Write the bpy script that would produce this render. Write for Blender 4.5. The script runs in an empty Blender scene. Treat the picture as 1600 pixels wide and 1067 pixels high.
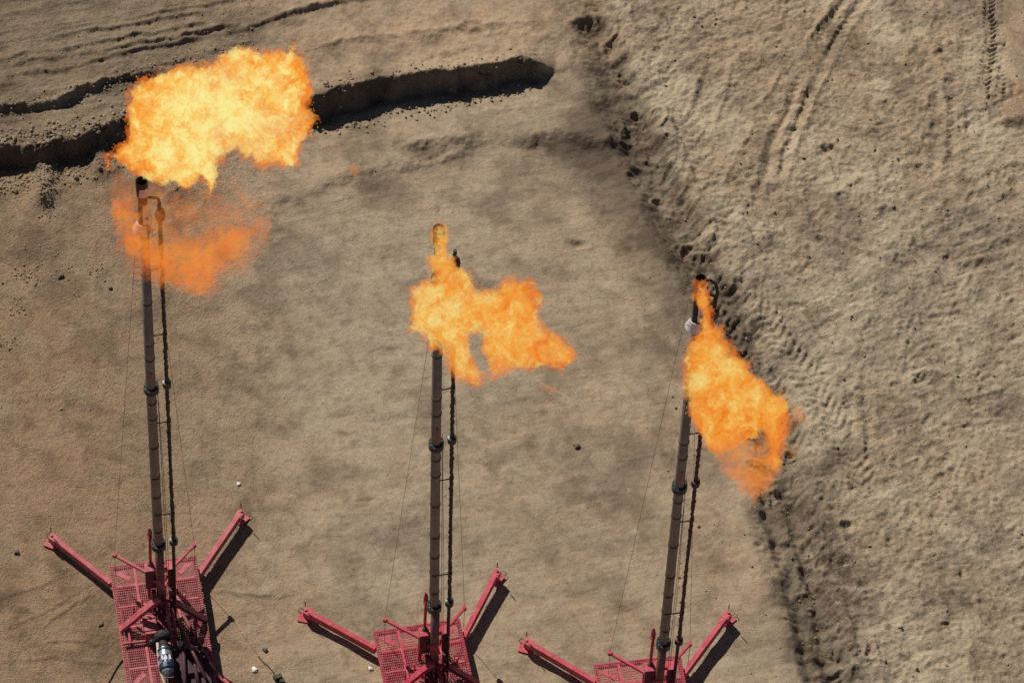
import bpy, bmesh, math, random
import numpy as np
from math import radians, sin, cos, tan, sqrt, pi
from mathutils import Vector, Matrix

# ------------------------------------------------------------------ camera
SC = bpy.context.scene
TH = radians(35.0)                       # angle between the lens axis and straight down
FP = 6377.0 / tan(TH)                    # focal length in 1600-wide pixels
DIST = FP / 52.5
_sp = 300.0 / 6377.0; _cp = sqrt(1 - _sp * _sp)
F = np.array([0, sin(TH), -cos(TH)])
R0 = np.array([1.0, 0, 0]); U0 = np.array([0, cos(TH), sin(TH)])
CR = _cp * R0 + _sp * U0; CU = _cp * U0 - _sp * R0
CP = -F * DIST
cd = bpy.data.cameras.new('camera'); cam = bpy.data.objects.new('camera', cd)
SC.collection.objects.link(cam); SC.camera = cam
cam.matrix_world = Matrix(((CR[0], CU[0], -F[0], CP[0]), (CR[1], CU[1], -F[1], CP[1]),
                           (CR[2], CU[2], -F[2], CP[2]), (0, 0, 0, 1)))
cd.sensor_width = 36.0; cd.lens = FP * 36.0 / 1600.0
cd.clip_start = 1.0; cd.clip_end = 3000.0

def un(px, py, z=0.0):
    """where the sight line of a photograph point meets the height z"""
    d = F * FP + CR * (px - 800.0) - CU * (py - 533.5)
    return CP + d * ((z - CP[2]) / d[2])

def proj(x, y, z=0.0):
    vx, vy, vz = x - CP[0], y - CP[1], z - CP[2]
    w = vx * F[0] + vy * F[1] + vz * F[2]
    return (800 + FP * (vx * CR[0] + vy * CR[1] + vz * CR[2]) / w,
            533.5 - FP * (vx * CU[0] + vy * CU[1] + vz * CU[2]) / w)

# ------------------------------------------------------------------ sky and sun
SAZ = radians(40); SEL = radians(45)
S = Vector((-sin(SAZ) * cos(SEL), cos(SAZ) * cos(SEL), sin(SEL)))
w = bpy.data.worlds.new('World'); SC.world = w; w.use_nodes = True
nt = w.node_tree; bg = nt.nodes['Background']
sky = nt.nodes.new('ShaderNodeTexSky'); sky.sky_type = 'NISHITA'; sky.sun_disc = False; sky.air_density = .55; sky.dust_density = .3
sky.sun_elevation = SEL; sky.sun_rotation = -SAZ
nt.links.new(sky.outputs[0], bg.inputs[0]); bg.inputs[1].default_value = 0.05
ld = bpy.data.lights.new('sun', 'SUN'); lo = bpy.data.objects.new('sun', ld); SC.collection.objects.link(lo)
ld.energy = 5.0; ld.angle = radians(0.55); ld.color = (1.0, 0.93, 0.83)
lo.rotation_euler = S.to_track_quat('Z', 'Y').to_euler(); lo.location = (0, 0, 60)
SC.view_settings.view_transform = 'Standard'; SC.view_settings.look = 'None'
SC.view_settings.exposure = -0.20; SC.view_settings.gamma = 1.0
SC.render.engine = 'CYCLES'
cy = SC.cycles
cy.max_bounces = 5; cy.diffuse_bounces = 2; cy.glossy_bounces = 2; cy.volume_bounces = 0
cy.transparent_max_bounces = 24; cy.volume_step_rate = 0.25; cy.volume_max_steps = 256
cy.use_denoising = False

# ------------------------------------------------------------------ helpers
COL = SC.collection
def tag(o, label=None, cat=None, group=None, kind=None):
    if label: o['label'] = label
    if cat: o['category'] = cat
    if group: o['group'] = group
    if kind: o['kind'] = kind
    return o

def empty(name, loc, rz=0.0):
    o = bpy.data.objects.new(name, None); COL.objects.link(o)
    o.location = loc; o.rotation_euler = (0, 0, rz); return o

class MB:
    """collects shapes and links them as one mesh object"""
    def __init__(s): s.bm = bmesh.new()
    def box(s, c, size, rot=None, bev=0.0):
        r = bmesh.ops.create_cube(s.bm, size=1.0)
        vs = r['verts']
        M = Matrix.Translation(Vector(c)) @ (rot.to_4x4() if rot else Matrix.Identity(4)) @ Matrix.Diagonal((size[0], size[1], size[2], 1))
        bmesh.ops.transform(s.bm, matrix=M, verts=vs)
        if bev > 0:
            es = list({e for v in vs for e in v.link_edges})
            bmesh.ops.bevel(s.bm, geom=es, offset=bev, segments=1, affect='EDGES')
        return s
    def beam(s, a, b, wd, ht, bev=0.006, up=(0, 0, 1)):
        a = Vector(a); b = Vector(b); d = b - a; L = d.length; y = d / L
        x = y.cross(Vector(up));
        if x.length < 1e-4: x = Vector((1, 0, 0))
        x.normalize(); z = x.cross(y)
        return s.box((a + b) / 2, (wd, L, ht), Matrix((x, y, z)).transposed(), bev)
    def tube(s, pts, r, n=12, cap=True):
        pts = [Vector(p) for p in pts]
        rs = r if isinstance(r, (list, tuple)) else [r] * len(pts)
        rings = []
        ref = Vector((0.13, 0.97, 0.21)).normalized()
        for i, p in enumerate(pts):
            t = (pts[min(i + 1, len(pts) - 1)] - pts[max(i - 1, 0)]).normalized()
            u = t.cross(ref).normalized(); v = t.cross(u)
            rings.append([s.bm.verts.new(p + (u * cos(2 * pi * k / n) + v * sin(2 * pi * k / n)) * rs[i]) for k in range(n)])
        for a, b in zip(rings, rings[1:]):
            for k in range(n):
                f = s.bm.faces.new((a[k], a[(k + 1) % n], b[(k + 1) % n], b[k])); f.smooth = True
        if cap:
            s.bm.faces.new(rings[0][::-1]); s.bm.faces.new(rings[-1])
        return s
    def lathe(s, base, axis, prof, n=20):
        """prof: (distance along axis, radius)"""
        axis = Vector(axis).normalized(); base = Vector(base)
        ref = Vector((1, 0, 0)) if abs(axis.x) < 0.9 else Vector((0, 1, 0))
        u = axis.cross(ref).normalized(); v = axis.cross(u)
        rings = [[s.bm.verts.new(base + axis * h + (u * cos(2 * pi * k / n) + v * sin(2 * pi * k / n)) * max(r, 1e-4)) for k in range(n)] for h, r in prof]
        for a, b in zip(rings, rings[1:]):
            for k in range(n): s.bm.faces.new((a[k], a[(k + 1) % n], b[(k + 1) % n], b[k]))
        s.bm.faces.new(rings[0][::-1]); s.bm.faces.new(rings[-1])
        return s
    def build(s, name, m, parent=None, loc=None):
        bmesh.ops.recalc_face_normals(s.bm, faces=s.bm.faces)
        me = bpy.data.meshes.new(name); s.bm.to_mesh(me); s.bm.free()
        o = bpy.data.objects.new(name, me); COL.objects.link(o)
        if m: me.materials.append(m)
        if parent: o.parent = parent
        if loc is not None: o.location = loc
        return o

# ---- materials
def nodes(m): return m.node_tree.nodes, m.node_tree.links
def mat_basic(name, c1, c2, rough=0.6, metal=0.0, scale=6.0, bump=0.15, dirt=0.35, dirtc=(0.26, 0.19, 0.13), objcol=False):
    m = bpy.data.materials.new(name); m.use_nodes = True; n, l = nodes(m)
    b = n['Principled BSDF']; tc = n.new('ShaderNodeTexCoord')
    n1 = n.new('ShaderNodeTexNoise'); n1.inputs['Scale'].default_value = scale; n1.inputs['Detail'].default_value = 7
    n1.inputs['Roughness'].default_value = 0.65
    l.new(tc.outputs['Object'], n1.inputs['Vector'])
    mx = n.new('ShaderNodeMix'); mx.data_type = 'RGBA'
    mx.inputs[6].default_value = (*c1, 1); mx.inputs[7].default_value = (*c2, 1)
    r1 = n.new('ShaderNodeMapRange'); r1.inputs[1].default_value = .38; r1.inputs[2].default_value = .62
    l.new(n1.outputs[0], r1.inputs[0]); l.new(r1.outputs[0], mx.inputs[0])
    last = mx.outputs[2]
    if objcol:
        oi = n.new('ShaderNodeObjectInfo'); mm = n.new('ShaderNodeMix'); mm.data_type = 'RGBA'; mm.blend_type = 'MULTIPLY'
        mm.inputs[0].default_value = 1.0; l.new(last, mm.inputs[6]); l.new(oi.outputs['Color'], mm.inputs[7]); last = mm.outputs[2]
    n2 = n.new('ShaderNodeTexNoise'); n2.inputs['Scale'].default_value = scale * 2.7; n2.inputs['Detail'].default_value = 8
    l.new(tc.outputs['Object'], n2.inputs['Vector'])
    r2 = n.new('ShaderNodeMapRange'); r2.inputs[1].default_value = .5; r2.inputs[2].default_value = .68; r2.inputs[4].default_value = dirt
    l.new(n2.outputs[0], r2.inputs[0])
    md = n.new('ShaderNodeMix'); md.data_type = 'RGBA'; md.inputs[7].default_value = (*dirtc, 1)
    l.new(r2.outputs[0], md.inputs[0]); l.new(last, md.inputs[6]); l.new(md.outputs[2], b.inputs['Base Color'])
    b.inputs['Roughness'].default_value = rough; b.inputs['Metallic'].default_value = metal
    bp = n.new('ShaderNodeBump'); bp.inputs['Strength'].default_value = bump; bp.inputs['Distance'].default_value = .02
    l.new(n2.outputs[0], bp.inputs['Height']); l.new(bp.outputs[0], b.inputs['Normal'])
    return m

M_RED = mat_basic('faded_red_paint', (.41, .052, .078), (.54, .12, .135), .6, 0, 3.5, .25, .45, (.40, .24, .19), True)
M_RED2 = mat_basic('bright_red_paint', (.52, .012, .02), (.58, .03, .035), .4, 0, 6, .15, .2)
M_OXR = mat_basic('sooty_red_pipe', (.17, .05, .045), (.24, .10, .085), .6, .2, 4, .2, .4, (.16, .12, .10))
M_PIPE = mat_basic('weathered_steel_pipe', (.19, .155, .145), (.27, .225, .205), .6, .25, 2.2, .2, .45, (.19, .15, .12))
M_DARK = mat_basic('dark_oily_steel', (.018, .018, .014), (.05, .045, .03), .5, .3, 7, .3, .3, (.10, .08, .05))
M_SIDE = mat_basic('side_pipe_paint', (.02, .02, .015), (.045, .04, .028), .55, .2, 5, .3, .3, (.09, .07, .05), False)
M_FLNG = mat_basic('blue_black_flange', (.02, .028, .035), (.06, .075, .085), .4, .5, 12, .3, .2)
M_SOOT = mat_basic('scorched_tip_steel', (.012, .011, .011), (.05, .042, .04), .75, .1, 9, .4, .2, (.09, .06, .05))
M_WHT = mat_basic('chalk_white_shield', (.62, .61, .66), (.74, .73, .77), .5, .1, 9, .2, .3, (.30, .25, .22))
M_WIRE = mat_basic('dull_wire', (.10, .085, .07), (.15, .13, .105), .6, .3, 9, .1, .2)
M_BLUG = mat_basic('blue_grey_casting', (.12, .16, .22), (.34, .39, .44), .35, .35, 9, .4, .3, (.04, .05, .07))
M_BAND = mat_basic('navy_band', (.015, .022, .045), (.03, .045, .08), .4, .2, 9, .2, .2)
M_ROPE = mat_basic('cream_rope', (.50, .44, .32), (.60, .54, .42), .9, 0, 22, .6, .4)
M_PAPER = mat_basic('white_scrap', (.72, .71, .68), (.8, .79, .77), .7, 0, 9, .3, .2)
M_RED_SHADE = mat_basic('grimy_maroon_paint', (.11, .014, .028), (.17, .03, .045), .6, 0, 5, .2, .3, (.10, .06, .05), True)  # the red paint darkened: shade of camera-facing plates put into the colour
M_DECK_SHADE = mat_basic('grimy_tray', (.035, .010, .018), (.075, .02, .03), .7, 0, 4, .3, .4, (.03, .02, .018))  # near-black red, shade on the deck put into the colour
M_STONE = mat_basic('dark_stone', (.12, .095, .07), (.20, .165, .125), .9, 0, 9, .5, .4)

# open grating: small square holes, real see-through pattern of a walkway mesh
def mat_grating():
    m = mat_basic('red_grating', (.27, .028, .046), (.38, .07, .085), .7, 0, 3.5, .1, .55, (.34, .22, .17), True)
    n, l = nodes(m); b = n['Principled BSDF']; out = n['Material Output']
    tc = n.new('ShaderNodeTexCoord'); sx = n.new('ShaderNodeSeparateXYZ'); l.new(tc.outputs['Object'], sx.inputs[0])
    def wave(sock, per, duty):
        a = n.new('ShaderNodeMath'); a.operation = 'DIVIDE'; a.inputs[1].default_value = per; l.new(sock, a.inputs[0])
        f = n.new('ShaderNodeMath'); f.operation = 'FRACT'; l.new(a.outputs[0], f.inputs[0])
        g = n.new('ShaderNodeMath'); g.operation = 'GREATER_THAN'; g.inputs[1].default_value = duty; l.new(f.outputs[0], g.inputs[0]); return g.outputs[0]
    u = n.new('ShaderNodeMath'); u.operation = 'MULTIPLY'
    l.new(wave(sx.outputs[0], .055, .31), u.inputs[0]); l.new(wave(sx.outputs[1], .083, .31), u.inputs[1])
    tr = n.new('ShaderNodeBsdfTransparent'); mx = n.new('ShaderNodeMixShader')
    l.new(u.outputs[0], mx.inputs[0]); l.new(b.outputs[0], mx.inputs[1]); l.new(tr.outputs[0], mx.inputs[2]); l.new(mx.outputs[0], out.inputs[0])
    return m
M_GRATE = mat_grating()

# ------------------------------------------------------------------ the ground
rng = np.random.default_rng(7)
_LAT = rng.random((512, 512)).astype(np.float32)
def vnoise(x, y):
    xi = np.floor(x).astype(np.int64); yi = np.floor(y).astype(np.int64)
    fx = (x - xi).astype(np.float32); fy = (y - yi).astype(np.float32)
    fx = fx * fx * fx * (fx * (fx * 6 - 15) + 10); fy = fy * fy * fy * (fy * (fy * 6 - 15) + 10)
    x0 = xi & 511; x1 = (xi + 1) & 511; y0 = yi & 511; y1 = (yi + 1) & 511
    a = _LAT[y0, x0]; b = _LAT[y0, x1]; c = _LAT[y1, x0]; d = _LAT[y1, x1]
    return (a * (1 - fx) + b * fx) * (1 - fy) + (c * (1 - fx) + d * fx) * fy
def fbm(x, y, sc, octv=4, gain=.5, seed=0):
    v = 0; a = 1.0; t = 0; ang = .6 + seed
    for i in range(octv):
        c_, s_ = cos(ang), sin(ang)
        v = v + a * (vnoise((x * c_ - y * s_) / sc + 31.7 * (i + 1) + seed * 17.3, (x * s_ + y * c_) / sc + 11.9 * (i + 1) + seed * 5.1) * 2 - 1)
        t += a; a *= gain; sc *= .49; ang += 1.1
    return v / t
def sstep(a, b, x):
    t = np.clip((x - a) / (b - a), 0, 1); return t * t * (3 - 2 * t)
def line_dist(X, Y, P):
    """distance, signed side (positive = right of travel) and length along a polyline"""
    best = np.full(X.shape, 1e9, np.float32); sg = np.zeros(X.shape, np.float32); al = np.zeros(X.shape, np.float32); L0 = 0
    for (ax, ay), (bx, by) in zip(P, P[1:]):
        dx, dy = bx - ax, by - ay; L = sqrt(dx * dx + dy * dy)
        t = ((X - ax) * dx + (Y - ay) * dy) / (L * L); tt = np.clip(t, 0, 1)
        qx = X - ax - tt * dx; qy = Y - ay - tt * dy; d = np.sqrt(qx * qx + qy * qy)
        cr = (dy * (X - ax) - dx * (Y - ay)) / L
        k = d < best
        best = np.where(k, d, best); sg = np.where(k, np.sign(cr), sg); al = np.where(k, L0 + tt * L, al)
        L0 += L
    return best, best * sg, al
def wl(pts, z=0.0): return [tuple(un(px, py, z)[:2]) for px, py in pts]

def axis_coords(a, b, st, far):
    core = np.arange(a, b + st / 2, st); out = []; s_ = st; p = b
    while p < far: s_ *= 1.22; p += s_; out.append(p)
    out2 = []; s_ = st; p = a
    while p > -far: s_ *= 1.22; p -= s_; out2.append(p)
    return np.concatenate([np.array(out2[::-1]), core, np.array(out)])
gx = axis_coords(-17.6, 16.8, 0.038, 900); gy = axis_coords(-14.2, 15.2, 0.038, 900)
X, Y = np.meshgrid(gx, gy); NX, NY = len(gx), len(gy)

# domain-warped copies so that drawn lines wander like dug earth
WX = X + .22 * fbm(X, Y, 1.5, 4, .6, 1); WY = Y + .22 * fbm(X, Y, 1.5, 4, .6, 2)
PX, PY = proj(X, Y, 0.0)
H = np.zeros_like(X)
TONE = np.zeros_like(X)      # +1 = orange-brown soil, -1 = greyer soil
DAMP_SHADE = np.zeros_like(X)      # damp or oil-darkened soil, and shade painted into the colour

# 1. the cut bank along the top: pit floor below, older ground above
crest = [(-600, 350), (-200, 265), (0, 228), (60, 226), (120, 214), (190, 192), (300, 180), (470, 157), (560, 134), (700, 114), (838, 94), (880, 84), (930, 66), (1010, 55), (1100, 40)]
d_, s_, al = line_dist(WX, WY, wl(crest, .65))
up = -s_                                                      # positive beyond the crest
pxc = np.clip(PX, -2000, 3000)
bh = np.interp(pxc, [-900, 0, 200, 260, 480, 560, 700, 818, 846, 868, 900, 960], [.55, .62, .62, .70, .82, .78, .80, .76, .42, .10, .03, .0])
bank = bh * sstep(-.34, .04, up + .10 * fbm(X, Y, .35, 3, .5, 3))
bh2 = np.minimum(bh, np.interp(pxc, [-900, 0, 480, 700, 840, 1010], [.5, .6, .62, .42, .12, 0]))
up = up + .14 * fbm(X, Y, .45, 4, .65, 37)
bank = bh2 * sstep(-.34, .04, up + .10 * fbm(X, Y, .35, 3, .5, 3)) + (bh - bh2) * sstep(-.34, .04, up + .10 * fbm(X, Y, .35, 3, .5, 3)) * np.exp(-np.clip(up, 0, 99) / .9)
bank = bank + .10 * np.exp(-((up - .25) / .35) ** 2) * sstep(.2, .6, bh)           # heaped lip
bank = bank * (1 - .85 * sstep(0.5, 5.0, up) * sstep(500, 800, pxc))       # right half sinks back into the plain
H += bank
# toe windrow of crumbs
H += .07 * np.exp(-((up + 1.15) / .28) ** 2) * sstep(520, 250, pxc) * (.6 + .8 * fbm(X, Y, .3, 3, .6, 4))
# fallen spill at the left
for (x0, y0, x1, y1, hh, ww) in [(72, 222, 66, 300, .34, .30), (160, 200, 150, 262, .20, .22), (62, 300, 80, 345, .05, .25)]:
    dd, _, _ = line_dist(WX, WY, wl([(x0, y0), (x1, y1)], .3)); H += hh * np.exp(-(dd / ww) ** 2) * (bank < .5)

# 2. steps, ridges and ruts above the bank
def ridge(pts, z, h, wd, lo=None, hi=None, step=0.0, warp=True, rough=.5):
    global H
    dd, ss, aa = line_dist(WX if warp else X, WY if warp else Y, wl(pts, z))
    m = np.ones_like(X)
    tot = aa.max(); m = sstep(0, .8, aa) * sstep(tot, tot - .8, aa)
    nz = 1 + rough * fbm(X, Y, .4, 3, .6, int(abs(pts[0][1])) % 97)
    if step: H = H + step * sstep(.09, -.09, ss) * np.exp(-np.clip(-ss, 0, 99) / .9) * m * nz
    if h: H = H + h * np.exp(-((ss + .5 * wd * fbm(X, Y, .6, 3, .6, 44)) / wd) ** 2) * m * nz * sstep(-.45, .1, fbm(X, Y, 1.7, 2, .5, 45))
ridge([(-120, 196), (0, 172), (60, 165), (120, 150), (165, 134), (200, 124), (260, 116)], .7, .07, .10, step=.26)
ridge([(-100, 130), (0, 96), (120, 80), (240, 57), (330, 40)], .6, .05, .07, step=.11)
ridge([(0, 112), (80, 97), (170, 86), (290, 60), (380, 40)], .6, .05, .07, step=.11)
ridge([(0, 130), (130, 107), (240, 78), (330, 58)], .6, .05, .08, step=.11)
ridge([(60, 68), (160, 52), (330, 22)], .6, .05, .07, step=.10)
ridge([(180, 40), (300, 16), (380, -6)], .6, .04, .07, step=.05)
ridge([(0, 66), (80, 56), (180, 40)], .6, .03, .07, step=.05)
ridge([(330, 62), (420, 32), (520, 6), (600, -10)], .6, .04, .08, step=.09)
ridge([(420, 30), (520, 4), (560, -12)], .6, .05, .08, step=.08)
ridge([(180, 130), (260, 100), (340, 82), (420, 60)], .6, .03, .08, step=.05)
ridge([(60, 215), (130, 180), (190, 160)], .6, .02, .05, step=.05)
ridge([(500, 168), (640, 96), (760, 66), (900, 42)], .5, .08, .35, step=.0)
ridge([(480, 90), (560, 70), (660, 60), (760, 44), (860, 32)], .3, .05, .16, step=.05)
# faint windrow across the pad
ridge([(380, 330), (480, 312), (560, 296), (620, 276), (680, 243), (720, 224), (800, 222), (900, 214), (980, 236)], 0, .07, .38, rough=1.3)
ridge([(700, 178), (800, 168), (900, 172), (960, 150)], 0, .04, .3, rough=1.2)
ridge([(640, 470), (760, 440), (880, 380)], 0, .02, .4)
# scraper marks bottom left
for k, p in enumerate([[(-10, 945), (60, 915), (140, 870)], [(-10, 990), (80, 950), (150, 905), (175, 895)], [(60, 985), (120, 940), (178, 915)], [(20, 1010), (110, 1000), (180, 1010)], [(-10, 1035), (90, 1025), (190, 1040)], [(320, 925), (440, 930), (500, 925)]]):
    ridge(p, 0, .028, .06, step=.03)

# smooth wheel ruts and drag lines on the churned side
def rut(pts, dp, gap=.0, wd=.14):
    for o_ in ((-gap / 2, gap / 2) if gap else (0,)):
        _, ss, aa = line_dist(X + .10 * fbm(X, Y, .9, 3, .5, 70), Y + .1 * fbm(X, Y, .9, 3, .5, 71), wl(pts, 0)); ss = ss + o_; tot = aa.max()
        m = sstep(0, 1, aa) * sstep(tot, tot - 1, aa) * sstep(-.35, .1, fbm(X, Y, 1.6, 3, .5, 72))
        H[...] = H - dp * np.exp(-(ss / wd) ** 2) * m + dp * .5 * np.exp(-((np.abs(ss) - wd * 2.1) / (wd * .6)) ** 2) * m
rut([(1345, -20), (1300, 50), (1262, 120), (1225, 215), (1190, 330)], .09, .42)
rut([(1130, 20), (1122, 110), (1085, 210)], .09, .3)
rut([(1430, 10), (1465, 90), (1482, 190), (1470, 300)], .06, .5)
rut([(1110, 300), (1190, 420), (1300, 560), (1420, 700), (1600, 830)], .05, .9)
rut([(1610, 380), (1500, 410), (1380, 400), (1240, 350)], .05, .5)
rut([(1270, 470), (1330, 560), (1345, 660), (1350, 800)], .06, .4)
rut([(1620, 960), (1540, 900), (1480, 800), (1460, 640)], .05, .7)
rut([(1560, 1090), (1520, 950), (1400, 840)], .05, .6)
rut([(1262, 740), (1300, 850), (1335, 960), (1362, 1090)], .07, 0, .2)
rut([(1200, 720), (1232, 830), (1262, 930), (1290, 1090)], .07, .55, .17)

# 3. edge of the pad on the right: a wheel trough, then the churned ground
ditch = [(905, -120), (925, 0), (965, 90), (1005, 190), (1050, 290), (1085, 360), (1130, 440), (1170, 510), (1212, 600), (1236, 700), (1246, 800), (1272, 900), (1305, 1010), (1330, 1090), (1370, 1400)]
dd, sd, ad = line_dist(WX, WY, wl(ditch, 0))
rt = -sd                                     # positive to the right of the trough
rt = np.where(True, rt, rt)
# make sure of the side: pixels right of the line are positive
side = np.where(PX > np.interp(PY, [p[1] for p in ditch], [p[0] for p in ditch]), 1.0, -1.0)
rt = dd * side
dep = np.interp(PY, [-100, 60, 180, 300, 420, 560, 650, 760, 900, 1067], [.05, .10, .26, .30, .30, .26, .20, .24, .26, .30])
rtn = rt + .16 * fbm(X, Y, .6, 4, .6, 50)
H += -1.75 * dep * (sstep(-1.5, -.1, rtn) * (rtn < 0) + sstep(.50, .0, rtn) * (rtn >= 0))
H += .10 * np.exp(-((rt + 1.35) / .45) ** 2) + .06 * np.exp(-((rt - .8) / .4) ** 2)
# second, broken trough beside it low down
dd2, _, _ = line_dist(WX, WY, wl([(1180, 690), (1200, 800), (1225, 900), (1255, 1000), (1270, 1090)], 0))
H -= .12 * np.exp(-(dd2 / .22) ** 2) * (.4 + .9 * fbm(X, Y, .5, 3, .5, 6))
dd2, _, _ = line_dist(WX, WY, wl([(935, 260), (965, 360), (1010, 470), (1050, 560)], 0))
H -= .07 * np.exp(-(dd2 / .35) ** 2)

right = sstep(-.5, 1.0, rt)                    # churned ground mask
near = np.exp(-(rt / 1.1) ** 2)
leftm = sstep(560, 200, pxc)                   # crisp, stony left side
pad = (1 - right) * (1 - sstep(-.2, .4, up))
upper = sstep(0, .5, up) * (1 - right)

# clods and chewed soil
hot = 1 - leftm
H += right * (.066 * fbm(WX, WY, .75, 5, .56, 8) * (.25 + 1.1 * sstep(-.25, .4, fbm(X, Y, 2.2, 3, .5, 51))) + .12 * fbm(X, Y, 2.4, 3, .5, 9))
sd1 = fbm((X * cos(.5) + Y * sin(.5)) / 3.2, (-X * sin(.5) + Y * cos(.5)), .34, 4, .6, 53); sd2 = fbm((X * cos(-1.1) + Y * sin(-1.1)) / 3.6, (-X * sin(-1.1) + Y * cos(-1.1)), .40, 4, .6, 54)
sel = sstep(-.15, .15, fbm(X, Y, 3.4, 3, .5, 55))
H += right * .055 * (sd1 * sel + sd2 * (1 - sel))
H += right * .035 * fbm(X, Y, .16, 3, .6, 62) + right * .075 * np.clip(fbm(X, Y, .26, 3, .55, 10), 0, 1)
H += near * .13 * fbm(X, Y, .42, 4, .6, 11)
lg = line_dist(WX, WY, wl([(470, 300), (560, 282), (650, 250), (720, 226), (830, 214), (930, 222), (1000, 240)], 0))
H += pad * .16 * sstep(.35, -.25, lg[1] + .35 * fbm(X, Y, 1.1, 4, .6, 38)) * sstep(.0, 1.0, lg[2]) * np.exp(-np.clip(-lg[1], 0, 9) / 1.4)
H += pad * (.020 * (.45 + .55 * leftm) * fbm(X, Y, .30, 4, .66, 12) * (.5 + .8 * sstep(-.3, .4, fbm(X, Y, 1.5, 3, .5, 52))) + .05 * fbm(X, Y, 2.6, 3, .5, 13) + hot * .030 * fbm(X, Y, .7, 3, .5, 14))
H += upper * (.042 * fbm(X, Y, .34, 5, .66, 15) + .03 * fbm(X, Y, 1.6, 3, .5, 16))
# drag lines of the upper left
ang = radians(-3); rx = (X * cos(.24) + Y * sin(.24)); ry = (-X * sin(.24) + Y * cos(.24))
H += upper * leftm * .055 * fbm(rx / 9.0, ry, .28, 3, .6, 17) + pad * hot * .022 * fbm(rx / 4.5, ry, .34, 4, .6, 73)
# lumpy lip of the bank and crumbs along its foot
lip = np.exp(-((up - .15) / .42) ** 2) * leftm + .7 * np.exp(-((up + 1.15) / .35) ** 2) * leftm
H += lip * .10 * np.clip(fbm(X, Y, .22, 3, .6, 18), -.1, 1)

# tyre treads: long wandering tracks stamped with chevrons
tracks = [([(1120, 420), (1200, 500), (1262, 590), (1325, 690), (1350, 760)], .55, .034, .30),
          ([(1010, 60), (1060, 160), (1120, 300), (1150, 400), (1200, 470)], .5, .024, .32),
          ([(1370, -40), (1290, 60), (1240, 120), (1180, 240), (1130, 330)], .45, .020, .30),
          ([(1590, 330), (1500, 400), (1440, 520), (1430, 640), (1500, 760), (1620, 860)], .5, .020, .34),
          ([(1200, 170), (1330, 190), (1450, 160), (1620, 60)], .5, .018, .30),
          ([(1620, 560), (1540, 520), (1400, 480), (1300, 380), (1270, 260)], .55, .018, .32),
          ([(1310, 1090), (1370, 900), (1480, 760), (1620, 680)], .5, .018, .30),
          ([(1440, 1090), (1500, 980), (1560, 880), (1640, 800)], .5, .022, .28),
          ([(1440, -20), (1478, 60), (1490, 130), (1475, 220)], .28, .03, .22),
          ([(1547, -30), (1547, 60), (1538, 150)], .22, .06, .17),
          ([(1574, -30), (1573, 70), (1562, 150)], .16, .05, .17),
          ([(1080, 380), (1110, 450), (1150, 520), (1180, 590)], .30, .055, .30),
          ([(1190, 560), (1230, 650), (1250, 700)], .35, .04, .3)]
for kt, (P, hw, amp, per) in enumerate(tracks):
    keep = 1.0 if kt in (0, 9, 10, 11, 12) else 0.0
    t_, ts, ta = line_dist(X + .06 * fbm(X, Y, .8, 2, .5, 20), Y, wl(P, 0))
    msk = sstep(hw, hw * .75, t_) * sstep(-.15 - .3 * keep, .35 - .3 * keep, fbm(X, Y, 1.1, 4, .6, 21) + .05) * (.35 + .3 * keep + (.65 - .3 * keep) * sstep(-.4, .3, fbm(X, Y, .35, 3, .6, 23)))
    H += msk * amp * .95 * np.sin(2 * pi * (ta / per + np.abs(ts) / per * .8 + .35 * fbm(X, Y, .5, 3, .6, 24))) - msk * .02
    H += .03 * np.exp(-((t_ - hw) / .08) ** 2) * sstep(-.2, .3, fbm(X, Y, .9, 2, .5, 22))
# smooth scraped strip at the top right corner
sm = sstep(1562, 1576, PX + 8 * fbm(X, Y, .8, 2)) * sstep(196, 170, PY + 10 * fbm(X, Y, 1, 2, .5, 3))
H = H * (1 - sm) + (.03 * fbm(X, Y, 2, 2) + .05) * sm

# dents and small pits, each with its heap
DX = X + .17 * fbm(X, Y, .38, 4, .65, 46); DY = Y + .17 * fbm(X, Y, .38, 4, .65, 47)
def dent(px, py, rpx, dp, ex=1.0, rot=0.0, rim=.25, z=0):
    global H
    c = un(px, py, z); r = rpx / 52.5
    sx_ = slice(max(0, np.searchsorted(gx, c[0] - 6 * r * ex)), np.searchsorted(gx, c[0] + 6 * r * ex)); sy_ = slice(max(0, np.searchsorted(gy, c[1] - 6 * r * ex)), np.searchsorted(gy, c[1] + 6 * r * ex))
    if sx_.stop <= sx_.start or sy_.stop <= sy_.start: return
    x_ = DX[sy_, sx_] - c[0]; y_ = DY[sy_, sx_] - c[1]
    a = x_ * cos(rot) + y_ * sin(rot); b = -x_ * sin(rot) + y_ * cos(rot)
    q = np.sqrt((a / (r * ex)) ** 2 + (b / r) ** 2) 
    H[sy_, sx_] += -dp * np.exp(-q ** 2 * 1.4) + dp * rim * np.exp(-((q - 1.35) / .3) ** 2)
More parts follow.
